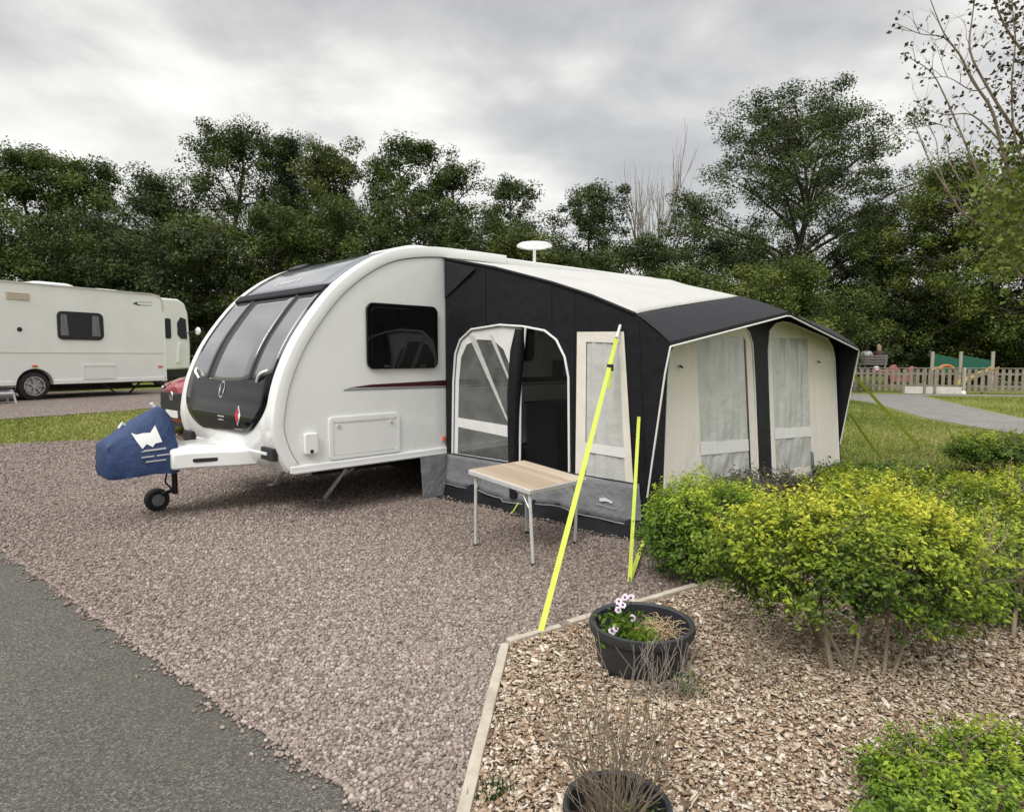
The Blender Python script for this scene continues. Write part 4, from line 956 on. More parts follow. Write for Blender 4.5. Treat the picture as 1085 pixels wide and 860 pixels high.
MB().loft([[(-.80 * k, y, z) if i in (0,) else p for i, p in enumerate([(-.80 * k, y, z), (.80 * k, y, z), (.80 * k, y - dy, z), (-.80 * k, y - dy, z)])] for k, y, dy, z in ((1, -1.15, 3.1, 1.06), (.93, -1.55, 2.55, 1.38), (.80, -1.95, 1.95, 1.60))]).build('cabin_glass', W['tint'], rc, .02)
MB().loft([[(-.64 * k, -1.97 + e, z), (.64 * k, -1.97 + e, z), (.64 * k, -3.88 - e, z), (-.64 * k, -3.88 - e, z)] for k, e, z in ((1.02, .02, 1.59), (1.0, 0, 1.64), (.85, -.15, 1.67))]).build('roof', W['carred'], rc, .02, 40)
gl = MB().prism([(-.57, .52), (-.44, .34), (.44, .34), (.57, .52), (.53, .73), (-.53, .73)], -.02, .03, lambda x, y, w: Vector((x, w + .012 - abs(x) * .015, y))).build('grille', W['black'], rc, .01)
MB().lathe([(0, .03), (.07, .03), (.075, .015), (0, .0)], (0, .025, .68), 'y', 22).build('badge', W['chrome'], gl, 0, 40)
for s_ in (-1, 1):
    hl = MB().loft([[(s_ * x, y, z) for x, y, z in ((.50, .01, .66), (.86, -.18, .70), (.90, -.42, .80), (.90, -.40, .88), (.84, -.16, .86), (.50, .0, .82))], [(s_ * x, y, z) for x, y, z in ((.50, -.2, .66), (.80, -.3, .70), (.82, -.44, .80), (.82, -.42, .88), (.78, -.26, .86), (.50, -.2, .82))]]).build('headlight', W['lens'], rc, .008)
    MB().lathe([(0, .02), (.045, .015), (.05, 0)], (s_ * .66, -.045, .77), 'y', 16).build('lamp', W['chrome'], hl)
    MB().box((s_ * .68, -.06, .42), (.18, .08, .1)).build('fog_lamp', W['lens'], rc, .01)
    MB().box((s_ * 1.0, -1.55, 1.12), (.18, .1, .13)).build('mirror', W['carred'], rc, .03)
MB().box((0, .045, .40), (.52, .015, .11)).build('number_plate', W['plate'], rc, .003)
MB().box((0, -.05, .24), (1.3, .16, .07)).build('lower_intake', W['black'], rc, .01)
for s_ in (-1, 1):
    for y_ in (-.85, -3.55):
        wh = MB().lathe([(.2, -.11), (.3, -.11), (.345, -.08), (.35, 0), (.345, .08), (.3, .11), (.2, .11)], (s_ * .82, y_, .35), 'x', 26).build('wheel', W['rubber'], rc, 0, 40)
        MB().lathe([(0, -.09), (.22, -.11), (.22, .11), (0, .09)], (s_ * .82, y_, .35), 'x', 20).build('rim', W['alloy'], wh, 0, 40)

# ================================================================== VEGETATION
def leaves(pos, nrm, size, tint, aspect=.5):
    """one bent diamond per leaf"""
    n = len(pos)
    nrm = nrm / (np.linalg.norm(nrm, axis=1, keepdims=True) + 1e-9)
    r = rng.normal(size=(n, 3)); t = np.cross(nrm, r); t /= (np.linalg.norm(t, axis=1, keepdims=True) + 1e-9); b = np.cross(nrm, t)
    s = size[:, None]; cup = nrm * s * .12
    v = np.stack([pos - t * s * .5, pos + b * s * aspect * .5 + cup, pos + t * s * .5, pos - b * s * aspect * .5 + cup], 1)
    return v.reshape(-1, 3), np.arange(4 * n).reshape(-1, 4), np.repeat(np.clip(tint, 0, 1), 4)
def crom3(a, b, c, n=6):
    return [a * (1 - t) ** 2 + b * 2 * t * (1 - t) + c * t * t for t in [i / n for i in range(n + 1)]]

def tree(name, base, h, w, label, cat='tree', group=None, fol='f_mid', bark='bark', lo=.12, shape='round', limbs=26, sub=6, cr=.55, per=70, leaf=.19, seed=1, top_bias=1.0, lean=0.0, tint0=.5, droop=0.0, trunk_r=None):
    """tapered trunk with limbs; leaves in clumps along the outer limbs"""
    global rng
    rg = np.random.default_rng(seed); rn = random.Random(seed)
    t = thing(name, label, cat, base, 0, group)
    tr = trunk_r or h * .016 + .04
    topz = h * (.93 if shape != 'round' else .8)
    trunk = [Vector((lean * z / h + .04 * w * math.sin(z * .6 + seed), .03 * w * math.cos(z * .5 + seed), z)) for z in np.linspace(-.1, topz, 10)]
    mb = MB().tube(trunk, [max(.02, tr * (1 - .9 * i / 9)) for i in range(10)], 7)
    cl = []; ct = []; ga = 2.399963
    for i in range(limbs):
        f = ((i + .5) / limbs) ** top_bias; z0 = h * (lo + (.98 - lo) * f)
        if shape == 'round': rad = w / 2 * max(.12, math.sin(math.pi * min(1, .18 + .80 * f)) ** .75)
        elif shape == 'cone': rad = w / 2 * (1.02 - f) ** .8
        elif shape == 'egg': rad = w / 2 * max(.1, math.sin(math.pi * (.30 + .68 * f)) ** .8)
        else: rad = w / 2 * (.55 + .45 * math.sin(math.pi * f))
        rad *= rn.uniform(.62, 1.06); a = i * ga + rn.uniform(-.5, .5)
        zs = min(topz, max(h * lo * .6, z0 - rad * rn.uniform(.25, .75)))
        k = zs / topz * 9; i0 = min(8, int(k)); p0 = trunk[i0].lerp(trunk[i0 + 1], k - i0)
        end = Vector((lean * z0 / h + rad * math.cos(a), rad * math.sin(a), min(h - .7, z0 + rn.uniform(-.03, .06) * h - droop * rad)))
        mid = p0.lerp(end, .5) + Vector((0, 0, rad * .15))
        pts = crom3(p0, mid, end, 5); r0 = tr * (1 - .8 * zs / h) * .5
        mb.tube(pts, [max(.012, r0 * (1 - .85 * j / 5)) for j in range(6)], 5, False)
        for j in range(sub):
            q = rn.uniform(.42, 1.0) if j else 1.0; e = p0 * (1 - q) ** 2 + mid * 2 * q * (1 - q) + end * q * q
            o = Vector((rn.gauss(0, 1), rn.gauss(0, 1), rn.gauss(0, .75))) * (w * .085 + .12) * (1.0 if j else .3)
            c = e + o
            if c.z > h - .5: c.z = h - .5 - rn.random() * .35
            if c.z < .1: c.z = .1 + rn.random() * .3
            if j: mb.tube([e, e.lerp(c, .5) + Vector((0, 0, .05)), c], [.025, .016, .008], 4, False)
            cl.append(c); ct.append(rn.gauss(0, .19))
    mb.build('trunk', W[bark], t, 0, 60, fix=False)
    C = np.array([tuple(c) for c in cl]); n = len(C)
    cnt = rg.poisson(per * 3.1 * rg.uniform(.5, 1.4, n)); idx = np.repeat(np.arange(n), cnt); N = len(idx)
    d = rg.normal(size=(N, 3)); d /= np.linalg.norm(d, axis=1, keepdims=True); rr = rg.random(N) ** .45
    size_c = cr * rg.uniform(.65, 1.35, n)
    pos = C[idx] + d * (rr * size_c[idx] * 1.08)[:, None] * np.array([1, 1, .72]); pos[:, 2] = np.maximum(pos[:, 2], .03)
    nr = d * .6 + rg.normal(size=(N, 3)) * .6 + np.array([0, 0, .85])
    tint = tint0 + np.array(ct)[idx] + rg.normal(0, .15, N)
    sv = rng; rng = rg; v, f, tt = leaves(pos, nr, leaf * .64 * rg.uniform(.65, 1.3, N), tint, .6); rng = sv
    link('crown', fast_mesh('crown', v, f, tt), W[fol], t)
    return t

def px_tree(px, top, wpx, Y, **k):
    P = at(px, top, Y); z0 = h1(P.x, P.y); return tree(k.pop('name', 'tree'), (P.x, P.y, z0), P.z - z0, wpx / FPX * Y * 1.2, **k)
GT = 'trees along the far edge of the site'
px_tree(22, 150, 140, 28, label='broad mid green tree at the left edge behind the off white caravan roof', group=GT, seed=11, fol='f_mid', limbs=34, per=80, shape='egg', tint0=.55)
px_tree(92, 162, 92, 30, label='narrower round-topped tree behind the off white caravan, left of the sky dip', group=GT, seed=12, fol='f_mid', limbs=28, per=75, shape='egg', tint0=.42)
px_tree(170, 182, 122, 29, label='lower dark tree in the sky dip left of the tallest left-hand tree', group=GT, seed=13, fol='f_dark', limbs=28, per=75, tint0=.6)
px_tree(248, 127, 132, 32, label='tallest tree of the left half with an uneven open top', group=GT, seed=14, fol='f_mid', limbs=36, sub=7, per=62, cr=.6, shape='egg', tint0=.35)
px_tree(304, 138, 72, 33.5, label='dark pine with a pointed top beside the tallest left tree', name='pine_tree', group=GT, seed=15, fol='f_pine', limbs=40, sub=5, shape='cone', cr=.5, leaf=.15, per=90, lo=.25)
px_tree(345, 148, 94, 31, label='paler cone-shaped tree with drooping sprays right of the dark pine', group=GT, seed=16, fol='f_olive', limbs=40, shape='cone', droop=.35, per=75, cr=.5, tint0=.32)
px_tree(428, 142, 122, 32, label='tall rounded tree rising behind the roof of the main caravan', group=GT, seed=17, fol='f_mid', limbs=34, per=72, shape='egg', tint0=.40)
px_tree(484, 166, 84, 33, label='mid height ragged tree between the main caravan roof and the aerial', group=GT, seed=18, fol='f_dark', limbs=26, per=60, shape='egg', tint0=.7)
px_tree(543, 178, 44, 31, label='thin sparse tree with see-through twigs just above the roof aerial', group=GT, seed=19, fol='f_dark', limbs=18, sub=5, per=38, cr=.42, lo=.4, tint0=.55)
px_tree(628, 191, 88, 32, label='round airy tree above the middle of the awning roof', group=GT, seed=20, fol='f_dark', limbs=26, sub=6, per=58, cr=.5, lo=.3, tint0=.6)
px_tree(738, 197, 82, 31, label='see-through small-leaved tree left of the big right-hand tree', group=GT, seed=21, fol='f_dark', limbs=22, sub=6, per=36, cr=.5, lo=.22, tint0=.75)
px_tree(852, 98, 200, 36, label='tallest and widest tree on the right with bare forked limbs showing', group=GT, seed=222, fol='f_dark', limbs=54, sub=8, per=56, cr=.66, leaf=.21, lo=.30, top_bias=.85, tint0=.6, trunk_r=.34)
px_tree(930, 212, 70, 38, label='dark tree filling the gap right of the tallest right-hand tree', group=GT, seed=23, fol='f_dark', limbs=26, per=60, shape='egg', tint0=.5)
px_tree(1012, 168, 150, 32.2, label='yellowish green broad tree behind the bare limbs at the right edge', group=GT, seed=24, fol='f_light', limbs=44, sub=7, per=80, cr=.6, lo=.14, tint0=.36)
px_tree(1120, 150, 150, 30, label='bushy tree cut off by the right edge of the picture', group=GT, seed=25, fol='f_mid', limbs=30, per=70, shape='egg')

# undergrowth: separate bushes in front of the trees
GB = 'bushes below the far trees'
BUSH = [(-20, 236, 120, 25.5, 'f_dark', .5, 'dark bush at the left edge just above the off white caravan roof'), (60, 226, 110, 26, 'f_mid', .3, 'mid green bush above the roof vents of the off white caravan'), (135, 224, 100, 26.5, 'f_dark', .5, 'dark bush above the right end of the off white caravan'),
        (192, 236, 90, 25, 'f_dark', .35, 'dark bush over the motorhome roof'), (236, 226, 92, 26.5, 'f_olive', .30, 'brighter olive bush left of the main caravan roof'), (300, 214, 95, 27.5, 'f_mid', .4, 'bush behind the solar roof of the main caravan'),
        (372, 205, 95, 28, 'f_mid', .45, 'bush behind the roof hood of the main caravan'), (446, 204, 92, 28.5, 'f_mid', .3, 'bush behind the front corner of the awning roof'), (508, 218, 84, 28, 'f_dark', .6, 'dark bush left of the roof aerial'),
        (562, 236, 66, 26, 'f_olive', .42, 'lighter olive bush directly behind the roof aerial'), (612, 262, 84, 27, 'f_mid', .3, 'low bush right of the roof aerial'), (676, 246, 80, 29, 'f_dark', .5, 'dark bush under the leafless tree'),
        (728, 278, 66, 28, 'f_mid', .4, 'low bush above the white end of the awning roof'), (762, 250, 90, 33, 'f_dark', .4, 'dark bush under the left limbs of the big right-hand tree'), (824, 268, 84, 27, 'f_light', .30, 'yellow-green bush rising behind the dark awning canopy'), (772, 292, 70, 27.5, 'f_olive', .5, 'olive bush above the ridge of the awning'), (872, 300, 76, 29, 'f_mid', .45, 'mid green bush above the far end of the awning canopy'),
        (838, 236, 150, 35, 'f_dark', .5, 'tall dark bush at the foot of the big right-hand tree'), (916, 262, 110, 34, 'f_dark', .45, 'dark bush behind the slatted bench'), (985, 244, 120, 34.5, 'f_dark', .55, 'tall dark bush behind the green play panels'), (1062, 240, 120, 34, 'f_dark', .35, 'tall dark bush behind the right end of the paling fence'), (1130, 235, 110, 33, 'f_dark', .45, 'dark bush mostly outside the right edge'),
        (950, 318, 90, 33, 'f_dark', .25, 'low dark bush in the shade behind the red play arch'), (1020, 310, 100, 33, 'f_dark', .3, 'low dark bush in the shade behind the yellow slide')]
for i, (px, top, wpx, Y, fol, t0, lab) in enumerate(BUSH):
    px_tree(px, top, wpx * 1.15, Y, name='bush', cat='bush', label=lab, group=GB, seed=100 + i, fol=fol, lo=.05, shape='col', limbs=24, sub=6, per=66, cr=.5, leaf=.18, tint0=t0, trunk_r=.07)

def twigs(mb, p, d, ln, r, depth, rn, spread=.5, up=.1, tips=None, kids=3, seg=4):
    pts = [p]; dd = d.normalized(); q = p.copy()
    for i in range(seg):
        dd = (dd + Vector((rn.gauss(0, .10), rn.gauss(0, .10), rn.gauss(0, .08) + up * .25))).normalized(); q = q + dd * ln / seg; pts.append(q.copy())
    mb.tube(pts, [max(.0012, r * (1 - .6 * i / seg)) for i in range(seg + 1)], 6 if r > .02 else 4, False)
    if tips is not None and depth <= 1: tips += pts[1:]
    if depth > 0:
        for k in range(kids):
            f = rn.uniform(.35, 1.0); i0 = min(seg - 1, int(f * seg)); b = pts[i0].lerp(pts[i0 + 1], f * seg - i0)
            nd = (dd + Vector((rn.gauss(0, spread), rn.gauss(0, spread), rn.gauss(0, spread * .6) + up)))
            twigs(mb, b, nd, ln * rn.uniform(.5, .75), r * .5, depth - 1, rn, spread, up, tips, kids, seg)
# leafless tree in the gap
P = at(690, 188, 33); z0 = h1(P.x, P.y); bt = thing('bare_tree', 'leafless grey tree standing in the sky gap above the awning roof', 'tree', (P.x, P.y, z0), 0, GT)
mb = MB(); rn = random.Random(5); hh_ = P.z - z0
mb.tube([(0, 0, 0), (.05, 0, hh_ * .35), (0, .05, hh_ * .52)], [.2, .15, .12], 7)
for k in range(13):
    a = k * 2.4; twigs(mb, Vector((0, 0, hh_ * rn.uniform(.40, .52))), Vector((math.cos(a) * .42, math.sin(a) * .42, 1)), hh_ * rn.uniform(.27, .38), .05, 2, rn, .22, .35, None, 4)
mb.build('trunk', W['greybark'], bt, 0, 60, fix=False)

# the near tree at the right edge: bare limbs with a few late leaves
YT = 7.2; T0 = at(1128, 470, YT); T0.z = 0
nt_ = thing('half_bare_tree', 'young tree at the right edge with bare curving limbs and sparse brown leaves', 'tree', T0)
mb = MB(); tips = []
def tp(x, y, dy=0.0): return at(x, y, YT + dy) - T0
mb.tube([Vector((0, 0, -.1)), tp(1122, 400), tp(1112, 330), tp(1100, 270), tp(1096, 200), tp(1092, 100), tp(1088, 0), tp(1080, -80)], [.085, .075, .065, .055, .042, .032, .024, .014], 9)
LIMB = [([(1100, 275), (1075, 255), (1040, 238), (1020, 226), (1006, 205), (990, 180), (978, 155), (966, 122)], .020, 0), ([(1096, 270), (1080, 240), (1064, 205), (1066, 175), (1050, 150)], .026, .2), ([(1092, 235), (1070, 185), (1060, 150), (1050, 115), (1030, 85), (1018, 60), (1000, 35), (986, 0)], .024, -.2),
        ([(1090, 220), (1055, 205), (1040, 190), (1022, 150), (1000, 100), (985, 75), (957, 58)], .018, .3), ([(1094, 160), (1070, 130), (1046, 92), (1028, 55), (1030, 20), (1036, -20)], .020, 0), ([(1060, 150), (1030, 122), (1000, 122), (972, 112)], .010, .1), ([(1018, 60), (1000, 40), (975, 36), (950, 25)], .009, -.1),
        ([(1088, 60), (1066, 30), (1052, -5), (1046, -40)], .016, .1), ([(1006, 205), (996, 180), (992, 150), (984, 132)], .009, .1), ([(1075, 256), (1050, 242), (1032, 210), (1010, 180), (1003, 150)], .012, .4), ([(1022, 150), (1012, 138), (990, 130)], .007, .2), ([(1046, 92), (1030, 96), (1004, 82), (985, 84)], .008, .05), ([(1102, 300), (1082, 292), (1066, 262), (1062, 225), (1046, 180)], .018, .5), ([(1098, 250), (1110, 180), (1122, 90), (1118, 10)], .026, .3), ([(1094, 190), (1076, 150), (1072, 90), (1076, 40), (1070, -10)], .016, -.3)]
rn = random.Random(9)
for pts, r, dy in LIMB:
    P_ = [tp(x, y, dy * (i / len(pts)) - .0) for i, (x, y) in enumerate(pts)]; Q = crom(P_, 4)
    mb.tube(Q, [max(.0035, r * (1 - .82 * i / (len(Q) - 1))) for i in range(len(Q))], 6, True)
    for k in range(5):
        i = rn.randrange(len(Q) // 3, len(Q) - 1); d = (Q[i + 1] - Q[i]).normalized()
        twigs(mb, Q[i], d + Vector((rn.gauss(0, .5), rn.gauss(0, .5), rn.gauss(.2, .4))), rn.uniform(.15, .40), .004, 1, rn, .5, .1, tips, 2)
    tips.append(Q[-1])
mb.build('trunk', W['palebark'], nt_, 0, 60, fix=False)
# late leaves: dense towards the upper right, single ones at the limb ends
lp = []; rg = np.random.default_rng(31)
for k in range(1500):
    x = 1085 + rg.normal(0, 30) - rg.random() * 25; y = rg.uniform(-60, 175)
    if rg.random() > np.clip((x - 1015) / 60, .04, 1): continue
    lp.append(tuple(tp(x, y, rg.normal(0, .4))))
for q in tips:
    if rg.random() < .35: lp.append(tuple(q + Vector(rg.normal(0, .03, 3))))
for x, y in ((966, 122), (957, 58), (950, 25), (972, 112), (984, 132), (960, 62), (970, 68), (978, 74)):
    for k in range(3): lp.append(tuple(tp(x, y) + Vector(rg.normal(0, .025, 3))))
lp = np.array(lp); v, f, tt = leaves(lp, rg.normal(size=lp.shape), .055 * rg.uniform(.6, 1.3, len(lp)), rg.normal(.42, .2, len(lp)), .62)
link('crown', fast_mesh('crown', v, f, tt), W['f_brown'], nt_)
lp = []
for k in range(1900):
    x = rg.normal(1072, 26); y = rg.normal(228, 36); lp.append(tuple(tp(x, y, rg.normal(0, .4))))
lp = np.array(lp); v, f, tt = leaves(lp, rg.normal(size=lp.shape) + np.array([0, 0, .6]), .07 * rg.uniform(.6, 1.3, len(lp)), rg.normal(.5, .2, len(lp)), .62)
link('lower_leaves', fast_mesh('lower_leaves', v, f, tt), W['f_light'], nt_)

# ------------------------------------------------------------------ shrubs of the planting bed
def shrub(c, rx, ry, h, label, mat, seed, sprigs=900, leaf=.027, zlo=.0, stems=9, bare=0.0, yel=.5, per=11, stem_pts=None, flat=.75, name='shrub'):
    rg = np.random.default_rng(seed); rn = random.Random(seed)
    t = thing(name, label, 'shrub', (c[0], c[1], 0), 0, 'shrubs in the planting bed')
    n = sprigs
    th = rg.uniform(0, 2 * math.pi, n); cz = rg.uniform(-.75, 1, n); sz = np.sqrt(1 - cz * cz)
    lump = 1 + .14 * np.sin(3 * th + seed) * sz + .11 * np.sin(5 * th + 2 * seed) * np.cos(4 * cz + seed) + .07 * np.sin(9 * th + 7 * cz)
    rad = (.50 + .50 * rg.random(n) ** .55) * lump
    zc = zlo + (h - zlo) * .5; hz_ = (h - zlo) * .5
    P = np.stack([rx * rad * np.sign(np.cos(th)) * np.abs(np.cos(th)) ** .9 * sz ** flat, ry * rad * np.sin(th) * sz ** flat, zc + hz_ * rad * cz / 1.05 + rg.normal(0, .015, n)], 1)
    P[:, 2] = np.clip(P[:, 2], .03, h * 1.08)
    out = np.stack([np.cos(th) * sz, np.sin(th) * sz, cz * .8 + .45], 1); out /= np.linalg.norm(out, axis=1, keepdims=True)
    growth_shade = np.clip((P[:, 2] - zlo) / (h - zlo), 0, 1) ** 2 * .72 + np.clip(rad - .6, 0, .5) * .5 - .04 + .10 * np.sin(4 * th + seed) + rg.normal(0, .08, n)  # yellow new growth on top; shade on the lower sides put into the tint
    if bare:
        kp = rg.random(n) < np.clip((P[:, 2] - zlo * .6) / ((h - zlo) * .45), .22, 1); P, out, growth_shade, rad = P[kp], out[kp], growth_shade[kp], rad[kp]; n = len(P)
    k = per; idx = np.repeat(np.arange(n), k); N = len(idx)
    along = np.tile(np.linspace(0, 1, k), n)
    dirv = out[idx] + rg.normal(0, .22, (N, 3))
    pos = P[idx] + dirv * (along * leaf * 2.3)[:, None] + rg.normal(0, leaf * .42, (N, 3)); pos[:, 2] = np.maximum(pos[:, 2], .02)
    nr = out[idx] * .8 + rg.normal(0, .45, (N, 3)) + np.array([0, 0, .55])
    tint = .02 + yel * growth_shade[idx] + .16 * along * yel + rg.normal(0, .06, N)
    global rng
    sv = rng; rng = rg; v, f, tt = leaves(pos, nr, leaf * rg.uniform(.6, 1.3, N), tint, .5); rng = sv
    link('crown', fast_mesh('crown', v, f, tt), W[mat], t)
    mb = MB()
    for i in range(stems):
        a = i * 2.4 + seed; b0 = Vector((math.cos(a) * rx * .16, math.sin(a) * ry * .16, -.03))
        if stem_pts and i < len(stem_pts): b0 = Vector(stem_pts[i][0]); e0 = Vector(stem_pts[i][1])
        else: e0 = Vector((math.cos(a) * rx * rn.uniform(.3, .75), math.sin(a) * ry * rn.uniform(.3, .75), zlo + (h - zlo) * rn.uniform(.4, .7)))
        m_ = b0.lerp(e0, .5) + Vector((rn.gauss(0, .03), rn.gauss(0, .03), .02)); r = rn.uniform(.008, .017)
        mb.tube(crom3(b0, m_, e0, 6), [r * (1 - .6 * j / 6) for j in range(7)], 7, True)
        for q in range(8): twigs(mb, b0.lerp(e0, rn.uniform(.45, 1)), (e0 - b0) + Vector((rn.gauss(0, .3), rn.gauss(0, .3), rn.gauss(.1, .15))), rn.uniform(.12, .30), .005, 1, rn, .6, .1, None, 3)
    mb.build('stem', W['palebark'], t, 0, 60, fix=False)
    return t
shrub((1.30, 4.22), .42, .40, .64, 'rounded green shrub at the near corner of the awning, left of the yellow one', 'f_shrubg', 3, 2700, .024, .0, 8, 0, 1.02)
shrub((1.63, 3.06), .59, .44, .80, 'yellow-tipped shrub on bare pale stems in the middle of the bark bed', 'f_shrub', 5, 2700, .0245, .18, 8, 1, 1.08, stem_pts=[((-.17, -.22, -.03), (-.22, -.1, .5)), ((-.12, -.24, -.03), (-.05, -.2, .55)), ((.03, -.28, -.03), (.22, -.2, .42)), ((.30, -.02, -.03), (.62, .0, .46)), ((-.08, -.2, -.03), (-.35, -.15, .45)), ((.02, -.26, -.03), (.10, -.15, .55))])
shrub((2.70, 3.80), .78, .56, .55, 'dense yellow-green shrub at the right, behind the shrub on bare stems', 'f_shrub', 7, 3500, .025, .0, 12, 0, .72, stem_pts=[((-.18, -.62, -.03), (-.05, -.5, .35)), ((-.08, -.65, -.03), (.12, -.5, .4))])
shrub((3.12, 5.3), .86, .46, .47, 'wide clipped yellow-green shrub between the awning and the right edge', 'f_shrub', 8, 2800, .029, .0, 10, 0, .82)
shrub((2.15, 5.45), .52, .34, .46, 'low purplish grey shrub below the right front window of the awning', 'f_purple', 9, 1100, .028, .0, 8, 0, .6)
shrub((4.6, 5.5), .85, .6, .44, 'yellow-green shrub cut by the right edge, behind the dense one', 'f_shrub', 10, 2200, .026, .0, 8, 0, .95)
shrub((6.15, 8.0), .62, .45, .46, 'farthest shrub, standing alone near the path with a dark twiggy base', 'f_shrub', 12, 1500, .036, .08, 14, 1, .72)
shrub((4.2, 7.35), .7, .3, .18, 'low spreading green shrub beside the pegged yellow strap', 'f_shrubg', 13, 900, .036, .0, 6, 0, .5)
shrub((6.0, 6.6), .8, .45, .28, 'low yellow-green shrub at the right edge in front of the farthest one', 'f_shrub', 14, 1100, .034, .0, 6, 0, .8)
shrub((1.62, 1.88), .58, .26, .225, 'bright green low shrub in the bottom right corner', 'f_shrubg', 15, 2600, .018, .0, 3, 0, .95)

# ------------------------------------------------------------------ plant pots
def pot(c, r, h, label):
    t = thing('plant_pot', label, 'plant pot', (c[0], c[1], 0), 0, 'black plastic plant pots')
    MB().lathe([(0, -.03), (r * .78, -.03), (r * .80, 0), (r * .91, h * .80), (r * .89, h * .80), (r * .76, .02), (0, .02)], n=48).build('body', W['pot'], t, 0, 35)
    MB().lathe([(r * .90, h * .80), (r * .915, h * .79), (r * .98, h * .82), (r, h * .90), (r * .985, h * .99), (r * .93, h), (r * .885, h * .97), (r * .875, h * .80)], n=48).build('rim', W['pot'], t, 0, 40)
    rows = [[Vector((r * .85 * k / 6 * math.cos(a), r * .85 * k / 6 * math.sin(a), h * .60 + .012 * math.sin(5 * a + k) * (k < 6))) for k in range(7)] for a in [2 * math.pi * i / 28 for i in range(29)]]
    MB().grid(rows).build('soil', W['soil'], t, 0, 60)
    return t
PC1 = Vector((.60, 2.93, 0)); PC2 = Vector((.30, 1.762, 0))
pot(PC1, .243, .235, 'large black pot of pink and white daisies at the corner of the bark bed')
pot(PC2, .156, .185, 'smaller black pot holding a dry twiggy plant at the bottom edge of the picture')

def blades(n, r, h, spread, w, rn, lean=.5, c=(0, 0), z=0.0, mb=None):
    mb = mb or MB()
    for i in range(n):
        a = rn.uniform(0, 6.28); b = Vector((c[0] + rn.gauss(0, r), c[1] + rn.gauss(0, r), z)); d = Vector((math.cos(a) * spread * rn.random(), math.sin(a) * spread * rn.random(), 0)); hh = h * rn.uniform(.5, 1.1)
        p1 = b + d * .35 + Vector((0, 0, hh * .65)); p2 = b + d + Vector((0, 0, hh * rn.uniform(.75, 1.05)))
        s_ = Vector((-d.y, d.x, 0)); s_ = (s_.normalized() if s_.length > 1e-5 else Vector((1, 0, 0))) * w
        mb.add([b - s_, b + s_, p1 + s_ * .7, p1 - s_ * .7, p2], [(0, 1, 2, 3), (3, 2, 4)])
    return mb
rn = random.Random(21); rg = np.random.default_rng(21)
fl = thing('daisy_plant', 'pink and white daisies with green leaves growing in the larger black pot', 'flowers', PC1 + Vector((0, 0, .165)))
def leafclump(n, cx, cy, r, z0, h, leaf, mat, par, t0, name):
    p = np.stack([rg.normal(cx, r, n), rg.normal(cy, r, n), z0 + h * rg.random(n) ** .7], 1)
    v, f, tt = leaves(p, rg.normal(size=(n, 3)) + np.array([0, 0, .5]), leaf * rg.uniform(.6, 1.3, n), rg.normal(t0, .16, n), .42)
    return link(name, fast_mesh(name, v, f, tt), W[mat], par)
leafclump(260, -.085, -.04, .05, 0, .11, .035, 'f_shrubg', fl, .38, 'leaves')
leafclump(140, -.02, -.11, .035, 0, .08, .03, 'f_shrubg', fl, .62, 'leaves')
leafclump(70, -.17, -.08, .025, 0, .05, .03, 'f_shrubg', fl, .4, 'leaves')
FLW = [(-.135, -.10, .12), (-.125, -.06, .10), (-.11, -.01, .20), (-.085, .02, .22), (-.05, -.05, .165), (-.07, .05, .26), (-.15, -.09, .095), (-.04, .06, .25), (-.10, .04, .235)]
for i, (x, y, z) in enumerate([(a, b, c_ * .62) for a, b, c_ in FLW]):
    st = MB().tube([(x * .8, y * .8, 0), (x * .95, y * .95, z * .6), (x, y, z)], .0022, 5).build('stem', W['f_shrubg'], fl)
    m = MB(); nrm = Vector((rn.gauss(0, .4), -.75 + rn.gauss(0, .2), .6)).normalized(); e1 = nrm.cross(Vector((1, 0, .1))).normalized(); e2 = nrm.cross(e1); c = Vector((x, y, z))
    for k in range(11):
        a = 2 * math.pi * k / 11; d = e1 * math.cos(a) + e2 * math.sin(a); s_ = nrm.cross(d); rr = .019 * rn.uniform(.85, 1.1)
        m.add([c + d * .004 - s_ * .002, c + d * rr * .7 - s_ * .0055, c + d * rr + nrm * -.002, c + d * rr * .7 + s_ * .0055, c + d * .004 + s_ * .002], [(0, 1, 2, 3, 4)])
    ff = m.build('flower', W['petal'], fl, fix=False)
    MB().lathe([(0, .004), (.005, .003), (.0065, 0)], n=10).build('eye', W['petalc'], ff).matrix_local = Matrix.Translation(c) @ nrm.to_track_quat('Z', 'Y').to_matrix().to_4x4()
sw = thing('dead_straw_clump', 'pale dead straw heaped on the right side of the larger black pot', 'dead plant', PC1 + Vector((.06, -.03, .165)))
m = MB()
for i in range(240):
    a = rn.uniform(0, 6.28); b = Vector((rn.gauss(0, .045), rn.gauss(0, .04), abs(rn.gauss(.02, .025)))); d = Vector((math.cos(a), math.sin(a), rn.uniform(-.1, .6))).normalized() * rn.uniform(.03, .09)
    e = b + d; e.z = max(.0, e.z); m.tube([b, b.lerp(e, .5) + Vector((0, 0, .012)), e], rn.uniform(.001, .0024), 4, False)
m.build('straw', W['straw'], sw, fix=False)
